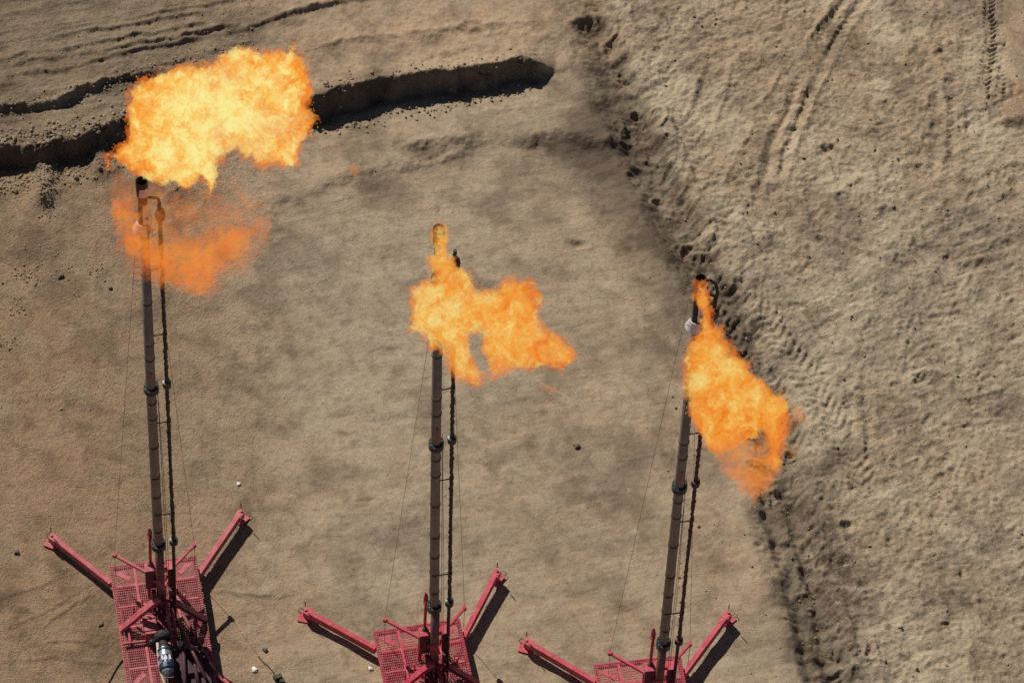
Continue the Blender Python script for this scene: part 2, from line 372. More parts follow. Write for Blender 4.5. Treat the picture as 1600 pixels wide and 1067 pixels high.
for a in [(927, 44, 22, .34, 1.2), (670, 238, 18, .20, 2.2, .3), (1002, 195, 24, .20, 1.2, 1.2), (990, 232, 22, .18, 1.5, .2), (945, 172, 24, .13, 1.7, -.2),
          (740, 57, 14, .12, 1.4), (680, 85, 16, .10, 1.9), (925, 245, 26, .12, 1.3), (288, 318, 22, .16, 1.0), (440, 318, 14, .05, 3), (904, 381, 8, .09, 2.2),
          (770, 670, 28, .05, 1.5), (1171, 97, 12, .13, 1.3), (1293, 238, 11, .11, 1.4), (1455, 217, 8, .08, 1.3), (1347, 630, 10, .11), (1335, 620, 8, .08), (1450, 596, 16, .10, 1.8, .2),
          (1323, 822, 10, .12), (1320, 878, 8, .09), (1233, 843, 10, .12), (1216, 847, 12, .10), (1252, 935, 14, .12), (1272, 900, 9, .11, 1, 0), (1283, 975, 11, .12), (1312, 996, 14, .16), (1307, 1018, 14, .17), (1318, 1042, 9, .12), (1320, 1060, 16, .16, 2.2), (1272, 1032, 14, .10, 1.8, .3),
          (1590, 195, 12, .1, 1.5), (1320, 315, 12, .08, 1.5), (1385, 330, 10, .09, 1.5), (1215, 300, 13, .09, 1.4), (1180, 295, 12, .08), (1440, 265, 8, .07, 1.6, .5), (1580, 312, 14, .09, 1.6, .6),
          (1195, 700, 14, .1), (1225, 765, 12, .12, 1, 0), (1175, 280, 9, .08), (1130, 160, 9, .08, 2, 1.3), (1092, 150, 10, .07, 2.2, 1.2), (1270, 745, 10, .07), (1405, 402, 9, .06, 1.8), (1490, 404, 12, .08, 2.2, .5), (1560, 390, 10, .08, 2.4, .5),
          (1000, 268, 12, .08), (1210, 780, 9, .08), (1185, 855, 8, .07), (1390, 985, 7, .07), (1475, 1035, 9, .06, 1.8), (1412, 1012, 6, .06), (500, 415, 9, .02), (575, 150, 20, .07, 1.4), (1060, 205, 10, .07, 1, 1), (1054, 235, 9, .07)]:
    dent(*a)
for i in range(110):                                    # many nameless clod holes right of the trough
    px = rng.uniform(1080, 1620); py = rng.uniform(-20, 1090)
    if px < np.interp(py, [p[1] for p in ditch], [p[0] for p in ditch]) + 10: continue
    dent(px, py, rng.uniform(4, 9), rng.uniform(.03, .09), rng.uniform(1, 2), rng.uniform(0, 3), .25)
for i in range(46):                                     # broken edge of the pad
    py = rng.uniform(60, 1080); px = np.interp(py, [p[1] for p in ditch], [p[0] for p in ditch]) + rng.normal(0, 24)
    dent(px, py, rng.uniform(6, 13), rng.uniform(.04, .11), rng.uniform(1, 1.8), rng.uniform(0, 3), .6)

# far away the sheet is calm
cut = sstep(60, 26, np.sqrt(X ** 2 + Y ** 2)); H = H * cut

# soil colour
STRK = fbm(rx / 4.0, ry, .55, 4, .6, 74)
TONE = .55 * fbm(X, Y, 4.5, 4, .55, 30)
def blotch(px, py, rp, v, asp=1.0, z=0):
    c = un(px, py, z); q = ((X - c[0]) / (rp * asp / 52.5)) ** 2 + ((Y - c[1]) / (rp / 43.0)) ** 2
    return v * np.exp(-q * (1 + .6 * fbm(X, Y, .8, 3, .5, 33)))
TONE += .55 * leftm * pad - .45 * pad * hot - .25 * right + .1 * upper * leftm
TONE += blotch(60, 590, 70, 1.5, 1.2) + blotch(40, 770, 90, 1.0, 1.2) + blotch(150, 640, 60, .35) + blotch(70, 950, 100, .25, 1.2) + blotch(420, 980, 90, .2)
TONE += blotch(1150, 930, 70, .5, .8) + blotch(1110, 860, 60, .3, .6) + blotch(1030, 400, 60, .3) + blotch(1470, 90, 60, .3) + blotch(1420, 300, 40, .2)
TONE += blotch(640, 500, 90, -.5, 1.3) + blotch(470, 430, 80, -.4, 1.6) + blotch(1330, 480, 120, -.5, 1.4) + blotch(1150, 340, 40, -.4) + blotch(1500, 900, 120, -.35, 1.2)
TONE += .9 * sm
DAMP_SHADE = .16 * pad * sstep(.05, .5, STRK + .5 * fbm(X, Y, .7, 4, .6, 75)) + .42 * sstep(.02, .5, fbm(X, Y, 1.5, 5, .6, 31)) + .32 * right * sstep(.1, .6, fbm(X, Y, .5, 4, .6, 32))
for q in [(480, 306, 14, .4, 3), (590, 290, 14, .35, 3), (668, 243, 16, .5, 1.6), (725, 224, 12, .35, 3), (830, 222, 14, .35, 3), (920, 232, 22, .4, 2), (570, 150, 16, .4, 2), (600, 140, 14, .3, 2), (675, 85, 12, .5, 2), (740, 57, 10, .6, 1.5), (900, 380, 7, .6, 2.2), (950, 170, 20, .4, 2), (1185, 292, 12, .4, 1), (1215, 300, 10, .4, 1), (1325, 320, 14, .4, 1.5), (1385, 335, 8, .5, 1.5), (1290, 237, 10, .4, 1.2), (1170, 97, 10, .5, 1), (1447, 595, 14, .5, 1.6), (1410, 400, 14, .3, 2), (1540, 395, 16, .4, 3), (1460, 480, 14, .4, 2.4), (1345, 625, 16, .4, 1), (1060, 235, 14, .3, 1), (1500, 620, 22, .3, 1), (1100, 150, 12, .3, 1), (1290, 330, 12, .3, 1), (1230, 1010, 26, .4, 2), (1300, 960, 30, .4, 1), (1240, 930, 24, .4, 1)]: DAMP_SHADE += blotch(*q)  # darker blotches over the pits and along the windrow
DAMP_SHADE += blotch(560, 240, 60, .10, 2.2) + blotch(900, 250, 60, .25, 1.6) + blotch(1000, 220, 30, .4) + blotch(927, 44, 24, .6) + blotch(672, 240, 20, .35, 1.5)
DAMP_SHADE += blotch(800, 670, 40, .15, 2) + blotch(900, 860, 120, .12, 1.6) + blotch(860, 780, 60, .12) + blotch(288, 318, 22, .5)
dn = rt + .30 * fbm(X, Y, 1.0, 4, .6, 35)
DAMP_SHADE += .95 * np.exp(-((dn + np.interp(PY, [0, 500, 700, 1067], [.42, .40, .25, .10])) / np.interp(PY, [0, 300, 500, 700, 1067], [.6, .7, .6, .85, 1.05])) ** 2) * np.interp(PY, [-50, 60, 200, 300, 430, 560, 700, 1067], [.3, .55, .75, .8, .65, .8, .9, .9]) * (.80 + 1.0 * fbm(X, Y, .6, 5, .65, 34))  # soil darker along the trough
DAMP_SHADE += .85 * np.exp(-((dn - .02) / .17) ** 2) * sstep(-.55, .0, fbm(X, Y, .5, 3, .6, 36)) * sstep(-20, 120, PY)
DAMP_SHADE += .50 * np.exp(-((dn + 1.5) / .9) ** 2) * sstep(60, 260, PY) * sstep(620, 420, PY)
DAMP_SHADE += .7 * sstep(-.75, -.35, up) * sstep(.12, -.05, up) * sstep(.3, .6, bh)          # shade of the cut face painted into the soil colour
DAMP_SHADE += .75 * np.exp(-((dn - .85) / .24) ** 2) * sstep(620, 860, PY) * sstep(-.35, .15, fbm(X, Y, .6, 4, .65, 39))
DAMP_SHADE += .30 * np.exp(-((dn - .5) / .9) ** 2) * sstep(600, 860, PY)
DAMP_SHADE += blotch(960, 150, 55, .35, .8) + blotch(900, 225, 45, .35, 1.6)
DAMP_SHADE += .5 * sstep(.12, .5, fbm(X, Y, .9, 5, .65, 60)) * np.exp(-(rt / 2.0) ** 2) + .25 * right * sstep(.1, .45, fbm(X, Y, 1.6, 5, .62, 61))
DAMP_SHADE += .42 * leftm * sstep(330, -40, PY + .45 * PX) + .12 * upper * leftm + .06 * upper  # corner vignette painted into the soil colour, over browner upper-left soil
DAMP_SHADE += .35 * sstep(.0, .35, -rt - 1.2) * sstep(3.2, 1.5, -rt) * sstep(540, 300, PY) * sstep(240, 330, PY) * .5
# the smoother, finer relief where the soil has been packed
verts = np.empty((NX * NY, 3), np.float32); verts[:, 0] = X.ravel(); verts[:, 1] = Y.ravel(); verts[:, 2] = H.ravel()
ii = (np.arange(NY - 1)[:, None] * NX + np.arange(NX - 1)[None, :]).ravel()
faces = np.stack([ii, ii + 1, ii + 1 + NX, ii + NX], 1).astype(np.int32)
me = bpy.data.meshes.new('ground')
me.vertices.add(len(verts)); me.vertices.foreach_set('co', verts.ravel())
me.loops.add(faces.size); me.loops.foreach_set('vertex_index', faces.ravel())
me.polygons.add(len(faces)); me.polygons.foreach_set('loop_start', np.arange(0, faces.size, 4, dtype=np.int32))
me.polygons.foreach_set('loop_total', np.full(len(faces), 4, np.int32)); me.polygons.foreach_set('use_smooth', np.ones(len(faces), bool))
me.update(calc_edges=True)
for nm, arr in (('soil_hue', TONE), ('soil_damp_shade', DAMP_SHADE), ('churn', np.clip(right * .9 + near * .3 + .35 * leftm * upper, 0, 1)), ('crisp', .45 + .55 * np.clip(leftm + .15 * right, 0, 1))):
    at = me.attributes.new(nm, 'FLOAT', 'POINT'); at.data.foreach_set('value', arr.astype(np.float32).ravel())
ground = bpy.data.objects.new('ground', me); COL.objects.link(ground); ground['kind'] = 'structure'

def ground_z(x, y):
    i = int(np.clip(np.searchsorted(gx, x) - 1, 0, NX - 2)); j = int(np.clip(np.searchsorted(gy, y) - 1, 0, NY - 2))
    fx = (x - gx[i]) / (gx[i + 1] - gx[i]); fy = (y - gy[j]) / (gy[j + 1] - gy[j])
    return float((H[j, i] * (1 - fx) + H[j, i + 1] * fx) * (1 - fy) + (H[j + 1, i] * (1 - fx) + H[j + 1, i + 1] * fx) * fy)

def mat_ground():
    m = bpy.data.materials.new('dry_dirt'); m.use_nodes = True; n, l = nodes(m); b = n['Principled BSDF']
    b.inputs['Roughness'].default_value = .95; b.inputs['Specular IOR Level'].default_value = .15
    tc = n.new('ShaderNodeTexCoord')
    def attr(nm):
        a = n.new('ShaderNodeAttribute'); a.attribute_name = nm; return a.outputs['Fac']
    def noise(sc, det=6, ro=.6, dist=0.0):
        a = n.new('ShaderNodeTexNoise'); a.inputs['Scale'].default_value = sc; a.inputs['Detail'].default_value = det
        a.inputs['Roughness'].default_value = ro; a.inputs['Distortion'].default_value = dist; l.new(tc.outputs['Object'], a.inputs['Vector']); return a.outputs[0]
    def mr(s_, a, b_, c=0.0, d=1.0):
        r = n.new('ShaderNodeMapRange'); r.inputs[1].default_value = a; r.inputs[2].default_value = b_; r.inputs[3].default_value = c; r.inputs[4].default_value = d; l.new(s_, r.inputs[0]); return r.outputs[0]
    def mix(f, a, b_, mode='MIX'):
        x = n.new('ShaderNodeMix'); x.data_type = 'RGBA'; x.blend_type = mode
        for s_, v in ((0, f), (6, a), (7, b_)):
            if isinstance(v, (tuple, float)): x.inputs[s_].default_value = v if isinstance(v, float) else (*v, 1)
            else: l.new(v, x.inputs[s_])
        return x.outputs[2]
    def math_(op, a, b_):
        x = n.new('ShaderNodeMath'); x.operation = op
        for i, v in enumerate((a, b_)):
            if isinstance(v, float): x.inputs[i].default_value = v
            else: l.new(v, x.inputs[i])
        return x.outputs[0]
    hue = math_('ADD', attr('soil_hue'), mr(noise(1.1, 5, .65), .3, .7, -.35, .35))
    c = mix(mr(hue, -.8, .8), (.405, .340, .245), (.455, .325, .215))
    c = mix(mr(noise(.42, 9, .62, 1.2), .50, .66, 0.0, .50), c, (.20, .155, .112))
    c = mix(mr(noise(1.2, 9, .62, .8), .50, .64, 0.0, .55), c, (.17, .132, .098))
    c = mix(mr(noise(.75, 9, .66, .9), .50, .64, 0.0, .55), c, (.47, .395, .285))
    c = mix(mr(noise(1.7, 9, .70, .5), .50, .68, 0.0, .60), c, (.45, .37, .265))
    c = mix(mr(noise(4.2, 8, .72, .4), .50, .66, 0.0, .55), c, (.19, .145, .10))
    c = mix(mr(noise(3.2, 8, .7, .4), .46, .66, 0.0, .45), c, (.42, .335, .225))
    c = mix(mr(noise(9, 7, .7), .5, .72, 0.0, .5), c, (.21, .165, .115))
    c = mix(mr(noise(38, 4, .7), .54, .70, 0.0, .40), c, (.17, .135, .10))
    c = mix(mr(noise(55, 3, .6), .66, .74, 0.0, .5), c, (.52, .46, .36))
    damp_shade = n.new('ShaderNodeMath'); damp_shade.operation = 'ADD'; damp_shade.use_clamp = True
    l.new(attr('soil_damp_shade'), damp_shade.inputs[0]); damp_shade.inputs[1].default_value = 0.0
    c = mix(math_('MULTIPLY', damp_shade.outputs[0], 0.86), c, (.088, .066, .050))
    c = mix(1.0, c, mix(mr(hue, -.8, .9), (1.01, .99, .97), (1.08, .985, .89)), 'MULTIPLY')
    c = mix(math_('MULTIPLY', attr('churn'), mr(noise(.33, 8, .62, .8), .48, .60, 0.0, .55)), c, (.57, .485, .34))
    c = mix(math_('MULTIPLY', attr('churn'), mr(noise(.5, 8, .66, 1.1), .52, .62, 0.0, .55)), c, (.20, .16, .115))
    c = mix(math_('MULTIPLY', attr('churn'), mr(noise(6.5, 8, .75), .50, .66, 0.0, .62)), c, (.135, .108, .078))
    c = mix(math_('MULTIPLY', attr('churn'), mr(noise(4.7, 8, .72), .52, .68, 0.0, .6)), c, (.53, .455, .325))
    l.new(c, b.inputs['Base Color'])
    h1 = noise(9, 9, .74, .0); h2 = noise(24, 6, .7)
    vo = n.new('ShaderNodeTexVoronoi'); vo.inputs['Scale'].default_value = 11; l.new(tc.outputs['Object'], vo.inputs['Vector'])
    hh = math_('ADD', math_('MULTIPLY', h1, 1.3), math_('MULTIPLY', h2, .8)); hh = math_('ADD', hh, math_('MULTIPLY', mr(vo.outputs[0], 0, .5, 1, 0), .16))
    bp = n.new('ShaderNodeBump'); bp.inputs['Distance'].default_value = .09; l.new(hh, bp.inputs['Height']); l.new(attr('crisp'), bp.inputs['Strength'])
    l.new(bp.outputs[0], b.inputs['Normal'])
    return m
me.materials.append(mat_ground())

# ------------------------------------------------------------------ loose stones and crumbs
ico = bmesh.new(); bmesh.ops.create_icosphere(ico, subdivisions=1, radius=1.0)
IV = np.array([v.co[:] for v in ico.verts]); IF = np.array([[v.index for v in f.verts] for f in ico.faces]); ico.free()
def crumbs(name, spots, material):
    V = []; Fc = []; k = 0
    for x, y, r in spots:
        q = IV * (1 + rng.uniform(-.28, .28, (len(IV), 1))) * r * np.array([1, rng.uniform(.6, 1), rng.uniform(.55, .9)])
        a = rng.uniform(0, 6.28); ca, sa = cos(a), sin(a)
        q = np.stack([q[:, 0] * ca - q[:, 1] * sa, q[:, 0] * sa + q[:, 1] * ca, q[:, 2]], 1) + np.array([x, y, ground_z(x, y) + r * .35])
        V.append(q); Fc.append(IF + k); k += len(IV)
    me = bpy.data.meshes.new(name); me.from_pydata(np.concatenate(V).tolist(), [], np.concatenate(Fc).tolist())
    o = bpy.data.objects.new(name, me); COL.objects.link(o); me.materials.append(material); return o
M_CRUMB = mat_basic('dirt_crumbs', (.25, .19, .125), (.36, .285, .195), .95, 0, 3, .3, .3)
spots = []
def along(pts, z, n_, sig, rmin, rmax, off=0.0):
    P = [np.array(p) for p in pts]
    for _ in range(n_):
        k = rng.integers(len(P) - 1); t = rng.random(); p = P[k] * (1 - t) + P[k + 1] * t
        c = un(p[0] + rng.normal(0, sig), p[1] + off + rng.normal(0, sig), z)
        spots.append((c[0], c[1], float(rmin + (rmax - rmin) * rng.random() ** 3)))
along([(-20, 225), (60, 215), (120, 205), (200, 185)], .6, 420, 9, .018, .085)
along([(-20, 290), (50, 290), (110, 272), (190, 252)], 0, 420, 9, .015, .075)
along([(60, 250), (66, 300), (76, 340)], 0, 160, 8, .015, .055)
along([(0, 175), (60, 168), (120, 152), (170, 138), (215, 118)], .6, 260, 7, .012, .06)
along([(200, 118), (290, 92), (400, 70)], .6, 160, 9, .012, .05)
along([(0, 100), (200, 70), (330, 50)], .6, 160, 14, .01, .035)
along([(470, 150), (560, 130), (700, 112), (838, 94)], .7, 240, 7, .015, .07)
along([(470, 205), (560, 192), (700, 166), (830, 142)], 0, 260, 7, .015, .065)
along([(1100, 420), (1210, 600), (1245, 760), (1290, 1000)], 0, 130, 26, .015, .06)
for cx, cy_, n_, sg in [(45, 425, 60, 14), (20, 480, 50, 16), (10, 535, 40, 10), (150, 421, 26, 7), (120, 430, 30, 30), (380, 40, 40, 30), (110, 620, 30, 40), (30, 400, 30, 30)]:
    for _ in range(n_):
        c = un(rng.normal(cx, sg), rng.normal(cy_, sg * .6)); spots.append((c[0], c[1], float(.012 + .035 * rng.random() ** 2)))
for _ in range(800):
    c = un(rng.uniform(1040, 1620), rng.uniform(-20, 1090)); spots.append((c[0], c[1], float(.012 + .05 * rng.random() ** 4)))
for _ in range(2600):
    px = rng.uniform(-20, 1620); py = rng.uniform(-20, 1090)
    if px > 420 and px < 1080 and rng.random() < .75: continue
    c = un(px, py); spots.append((c[0], c[1], float(.007 + .022 * rng.random() ** 4)))
tag(crumbs('loose_gravel', spots, M_CRUMB), 'loose dirt crumbs and gravel strewn over the pad and banks', 'gravel', kind='stuff')

def pebble(name, px, py, size, material, label, cat, group=None, flat=.6):
    c = un(px, py); bm = bmesh.new(); bmesh.ops.create_icosphere(bm, subdivisions=2, radius=1.0)
    for v in bm.verts:
        k = 1 + .22 * math.sin(v.co.x * 5 + px) + .15 * math.sin(v.co.y * 7 + py)
        v.co = Vector((v.co.x * size[0] * k, v.co.y * size[1] * k, v.co.z * size[2]))
    me = bpy.data.meshes.new(name); bm.to_mesh(me); bm.free(); me.materials.append(material)
    o = bpy.data.objects.new(name, me); COL.objects.link(o); o.location = (c[0], c[1], ground_z(c[0], c[1]) + size[2] * .6); o.rotation_euler = (0, 0, px)
    return tag(o, label, cat, group)
pebble('stone', 901, 697, (.11, .09, .07), M_STONE, 'lone dark stone on the bare pad between the middle and right flare stacks', 'stone')
pebble('stone', 95, 432, (.11, .08, .07), M_STONE, 'dark stone on the dirt left of the lower orange flame wisp', 'stone')
pebble('stone', 172, 451, (.08, .07, .05), M_STONE, 'small dark stone just left of the tallest left mast below its flame', 'stone')
pebble('stone', 26, 863, (.09, .08, .06), M_STONE, 'grey stone at the left edge, left of the left outrigger foot', 'stone')
pebble('stone', 414, 1016, (.08, .07, .06), M_STONE, 'brown stone right of the left trailer beside the trailing stand-in cable', 'stone')
pebble('stone', 158, 976, (.11, .05, .04), M_STONE, 'dark splinter of stone left of the left trailer deck', 'stone')
pebble('litter', 398, 1047, (.10, .09, .05), M_PAPER, 'white crumpled scrap on the dirt beside the trailing stand-in cable', 'litter')
pebble('litter', 373, 757, (.07, .06, .03), M_PAPER, 'small white scrap up the dirt from the right outrigger foot of left trailer', 'litter')
pebble('litter', 579, 1044, (.06, .07, .04), M_PAPER, 'tiny pale scrap beside the left edge of the middle trailer', 'litter')

# dark cord standing in for a guy wire shadow, connector block at its end
cp = [un(px, py) for px, py in [(404, 1027), (412, 1036), (420, 1042), (427, 1051), (434, 1060)]]
tr_ = empty('cable', (cp[0][0], cp[0][1], ground_z(*cp[0][:2])))  # added cord, stands in for the guy wire shadow
b_ = Vector(tr_.location)
MB().tube([Vector((p[0], p[1], ground_z(p[0], p[1]) + .02)) - b_ for p in cp], .016, 8).build('cord', M_DARK, tr_)
e_ = Vector((cp[-1][0], cp[-1][1], ground_z(cp[-1][0], cp[-1][1]) + .07)) - b_
MB().box(e_, (.24, .16, .14), Matrix.Rotation(.5, 3, 'Z'), .015).box(e_ + Vector((.12, -.10, -.02)), (.14, .12, .1), None, .01).build('connector', M_DARK, tr_)
tag(tr_, 'short dark cable with a black block at its end, right of the left trailer', 'cable')  # the cord stands in for a guy wire shadow
cp = [un(px, py) for px, py in [(196, 1026), (184, 1040), (176, 1054), (168, 1070), (166, 1084)]]
hz = MB().tube([(p[0], p[1], ground_z(p[0], p[1]) + .025) for p in cp], .02, 8).build('hose', M_DARK)
tag(hz, 'thin black hose curving over the dirt at the left edge of the left trailer', 'hose')

# ------------------------------------------------------------------ flare stack trailer (built once from the left one)
BASE = [un(253, 965, .55), un(677, 1065, .55), un(1025, 1120, .55)]
ANG = [radians(11.8), radians(13.0), radians(10.5)]
root = empty('flare_stack_trailer', (BASE[0][0], BASE[0][1], 0), ANG[0])
RI = Matrix.Rotation(-ANG[0], 3, 'Z')
def L(px, py, z):
    """a point of the left trailer, from the photograph and its height, in the trailer's own frame"""
    p = un(px, py, z); return RI @ Vector((p[0] - BASE[0][0], p[1] - BASE[0][1], z))
XL, XR, YF, YB, ZD = -1.27, 1.25, 1.97, -5.2, .55

def child(mb, name, m, parent=root): return mb.build(name, m, parent)
mb = MB()
for x in (XL + .05, XR - .05): mb.box((x, (YF + YB) / 2, ZD - .09), (.10, YF - YB - .2, .20), None, .008)
for y in (YF - .05, YB + .05): mb.box(((XL + XR) / 2, y, ZD - .088), (XR - XL, .10, .204), None, .008)
for x in (XL + .70, XR - .72): mb.box((x, (YF + YB) / 2, ZD - .042), (.085, YF - YB - .21, .15), None, .006)
ys = [YF - .05 - .70 * k for k in range(1, 10)]
for y in ys: mb.box(((XL + XR) / 2, y, ZD - .028), (XR - XL - .22, .06, .12), None, .005)
for (cx, cy_, a) in [(XL + .38, YF - .42, -.7), (XR - .40, YF - .42, .7), (XL + .38, YF - 3.9, .7), (XR - .38, YF - 3.9, -.7)]:
    mb.box((cx, cy_, ZD + .006), (.42, .15, .05), Matrix.Rotation(a, 3, 'Z'), .004)
child(mb, 'deck_frame', M_RED)
child(MB().box(((XL + XR) / 2, (YF + YB) / 2, ZD + .024), (XR - XL - .03, YF - YB - .03, .012)), 'deck_grating', M_GRATE)
# a running gear under the far end keeps the deck off the ground
for sx in (-1, 1):
    for yy in (-3.3, -4.15):
        wz = MB().lathe((sx * 1.02 - .01 + (0), yy, .36), (sx, 0, 0), [(-.12, .20), (-.12, .33), (-.09, .36), (.09, .36), (.12, .33), (.12, .20)], 24)
        o = child(wz, 'wheel', M_DARK)
        MB().lathe((sx * 1.13, yy, .36), (sx, 0, 0), [(-.1, .19), (-.02, .19), (0, .14), (.01, .05)], 16).build('rim', M_RED, o)
child(MB().box((0, -3.3, .36), (1.9, .09, .09), None, .01).box((0, -4.15, .36), (1.9, .09, .09), None, .01), 'axle', M_DARK)

# outriggers: box beams with a foot plate, a grab ring and a jack screw
def outrigger(a, b, tw):
    a = Vector(a); b = Vector(b); d = (b - a).normalized()
    a = a - Vector((0, 0, .10)); b = b - Vector((0, 0, .10))
    o = MB().beam(a, b, .15, .27, .01).beam(a + d * .03 + Vector((0, 0, -.16)), a + d * .5 + Vector((0, 0, -.16)), .10, .05, .005).build('outrigger', M_RED, root)
    side = d.cross(Vector((0, 0, 1)))
    f = MB(); c = b + d * .10
    f.box((c.x, c.y, .055), (.40, .34, .035), Matrix.Rotation(math.atan2(d.y, d.x) + tw, 3, 'Z'), .006)
    f.tube([(c.x, c.y, .06), (c.x, c.y, b.z + .16)], .045, 12)
    f.box((b.x, b.y, b.z + .0), (.24, .22, .24), Matrix.Rotation(math.atan2(d.y, d.x), 3, 'Z'), .01)
    f.build('foot', M_RED, o)
    h = MB().tube([c + Vector((0, 0, .3)), c + Vector((0, 0, .55))], .014, 8)
    h.build('jack_screw', M_DARK, o)
    p0 = c + d * .18 + side * .05; rg = [p0 + Vector((0, 0, .03)), p0 + d * .10 + Vector((0, 0, .05)), p0 + d * .10 + side * .13 + Vector((0, 0, .05)), p0 + side * .13 + Vector((0, 0, .03))]
    for q in rg: q.z = .10
    MB().tube(rg, .012, 6).build('grab_ring', M_DARK, o)
    # short chain hanging at the tip and lying on the ground
    ch = [b - d * .25 + side * .10 + Vector((0, 0, -.05)), b - d * .32 + side * .2 + Vector((0, 0, -.32))]
    return o
ol = outrigger((XL - .01, YF - .50, .42), L(84, 840, .45), .3)
orr = outrigger((XR + .01, YF - .55, .42), L(374, 803, .45), -.2)
rb = L(338, 1052, .42); rb.x = XR + .01
o3 = outrigger(rb, L(404, 1098, .45), .2)
rb2 = Vector(rb); rb2.x = XL - .01
o4 = outrigger(rb2, rb2 + Vector((-1.5, -.75, .02)), .2)

# mast: lower red section, long steel pipe, flanges and welds
HT = 21.0
zf1, zf2 = 4.4, 12.15
mast_parts = []
def mp(mb, name, m, parent=root):
    o = mb.build(name, m, parent)
    if parent is root: mast_parts.append(o)
    return o
mp(MB().tube([(0, 0, ZD), (0, 0, zf1)], .125, 24), 'mast_foot', M_OXR)
pipe = mp(MB().tube([(0, 0, zf1 + .001), (-.01, 0, zf2), (0, 0, 19.4)], .135, 28), 'mast_pipe', M_PIPE)
for z in [5.2, 6.1, 6.95, 7.9, 9.4, 10.8, 11.55, 13.6, 14.3, 16.2, 17.5]:
    MB().lathe((-.006, 0, z), (0, 0, 1), [(-.022, .12), (-.022, .149), (.022, .149), (.022, .12)], 24).build('weld_band', M_DARK, pipe)
for z in (zf1, zf2):
    f = MB().lathe((0, 0, z), (0, 0, 1), [(-.11, .14), (-.11, .21), (-.015, .21), (-.015, .16), (.015, .16), (.015, .21), (.11, .21), (.11, .14)], 24)
    for k in range(10):
        a = 2 * pi * k / 10; f.tube([(.178 * cos(a), .178 * sin(a), z - .15), (.178 * cos(a), .178 * sin(a), z + .15)], .018, 6)
    mp(f, 'flange', M_FLNG)
mp(MB().box((.0, -.135, zf2 + .62), (.05, .03, .34), None, .01).tube([(0, -.15, zf2 + .45), (0, -.15, zf2 + .95)], .02, 8), 'bracket', M_RED)

# burner tip with its white heat shields
tip = mp(MB().lathe((0, 0, 19.4), (0, 0, 1), [(0, .15), (0, .19), (.12, .19), (.12, .125), (1.5, .125), (1.52, .15), (2.15, .16), (2.15, .13), (1.7, .11)], 24), 'burner_tip', M_SOOT)
def shell(rad, z0, z1, a0, a1, n=14, thick=.02, flare=0.0):
    s = MB(); R_ = []
    for i in range(n + 1):
        a = a0 + (a1 - a0) * i / n
        R_.append([s.bm.verts.new((r * cos(a), r * sin(a), z)) for r, z in ((rad, z0), (rad + flare, z1), (rad + flare + thick, z1), (rad + thick, z0))])
    for p, q in zip(R_, R_[1:]):
        for k in range(4): s.bm.faces.new((p[k], p[(k + 1) % 4], q[(k + 1) % 4], q[k]))
    s.bm.faces.new(R_[0]); s.bm.faces.new(R_[-1][::-1]); return s
sh = shell(.27, 19.5, 19.80, radians(165), radians(285), flare=-.11)
sh.build('heat_shield', M_WHT, tip)
shell(.23, 19.98, 20.66, radians(262), radians(335), flare=-.09).build('heat_shield', M_WHT, tip)
shell(.22, 21.12, 21.36, radians(240), radians(320), flare=-.08).build('heat_shield', M_WHT, tip)
MB().box((.05, -.19, 20.15), (.12, .06, .14), None, .01).build('clamp', M_SOOT, tip)

# pilot gas line beside the mast
SX = .44
rng2 = random.Random(3)
_lp = [(SX - .06, -.05, ZD + .05), (SX - .02, 0, zf1)] + [(SX - .012 + rng2.uniform(-.014, .014), rng2.uniform(-.014, .014), zf1 + .06 + k * .06) for k in range(268)] + [(SX - .01, 0, 20.55)]
side_o = mp(MB().tube(_lp, [.05, .05] + [.044 + rng2.random() * .020 for k in range(268)] + [.048], 10), 'pilot_line', M_SIDE)
for z in (zf1 + .08, zf2 + .12):
    MB().lathe((SX - .01, 0, z), (0, 0, 1), [(-.12, .05), (-.10, .12), (-.02, .125), (.02, .125), (.10, .12), (.12, .05)], 16).build('union', M_FLNG, side_o)
MB().lathe((SX, 0, 20.0), (0, 0, 1), [(-.22, .05), (-.16, .12), (0, .14), (.16, .12), (.22, .05)], 18).build('union', M_SOOT, side_o)
MB().tube([(SX - .01, 0, 20.5), (SX - .03, 0, 20.72), (SX - .14, -.02, 20.80), (.14, -.02, 20.86), (.02, -.02, 21.05)], .04, 10).build('elbow', M_SOOT, side_o)
for z in (5.9, 10.45, 14.6, 17.6):
    mp(MB().tube([(.12, 0, z), (SX, 0, z + .02)], .022, 8).lathe((SX - .008, 0, z + .02), (0, 0, 1), [(-.04, .05), (-.04, .068), (.04, .068), (.04, .05)], 12), 'standoff', M_DARK)
mp(MB().tube([(.20, -.02, 2.6), (.19, .0, 7.5), (.165, .0, 12.6)], .008, 6).tube([(.26, -.02, 2.6), (.235, .0, 7.5), (.17, .0, 12.0)], .007, 6), 'control_cable', M_WIRE)

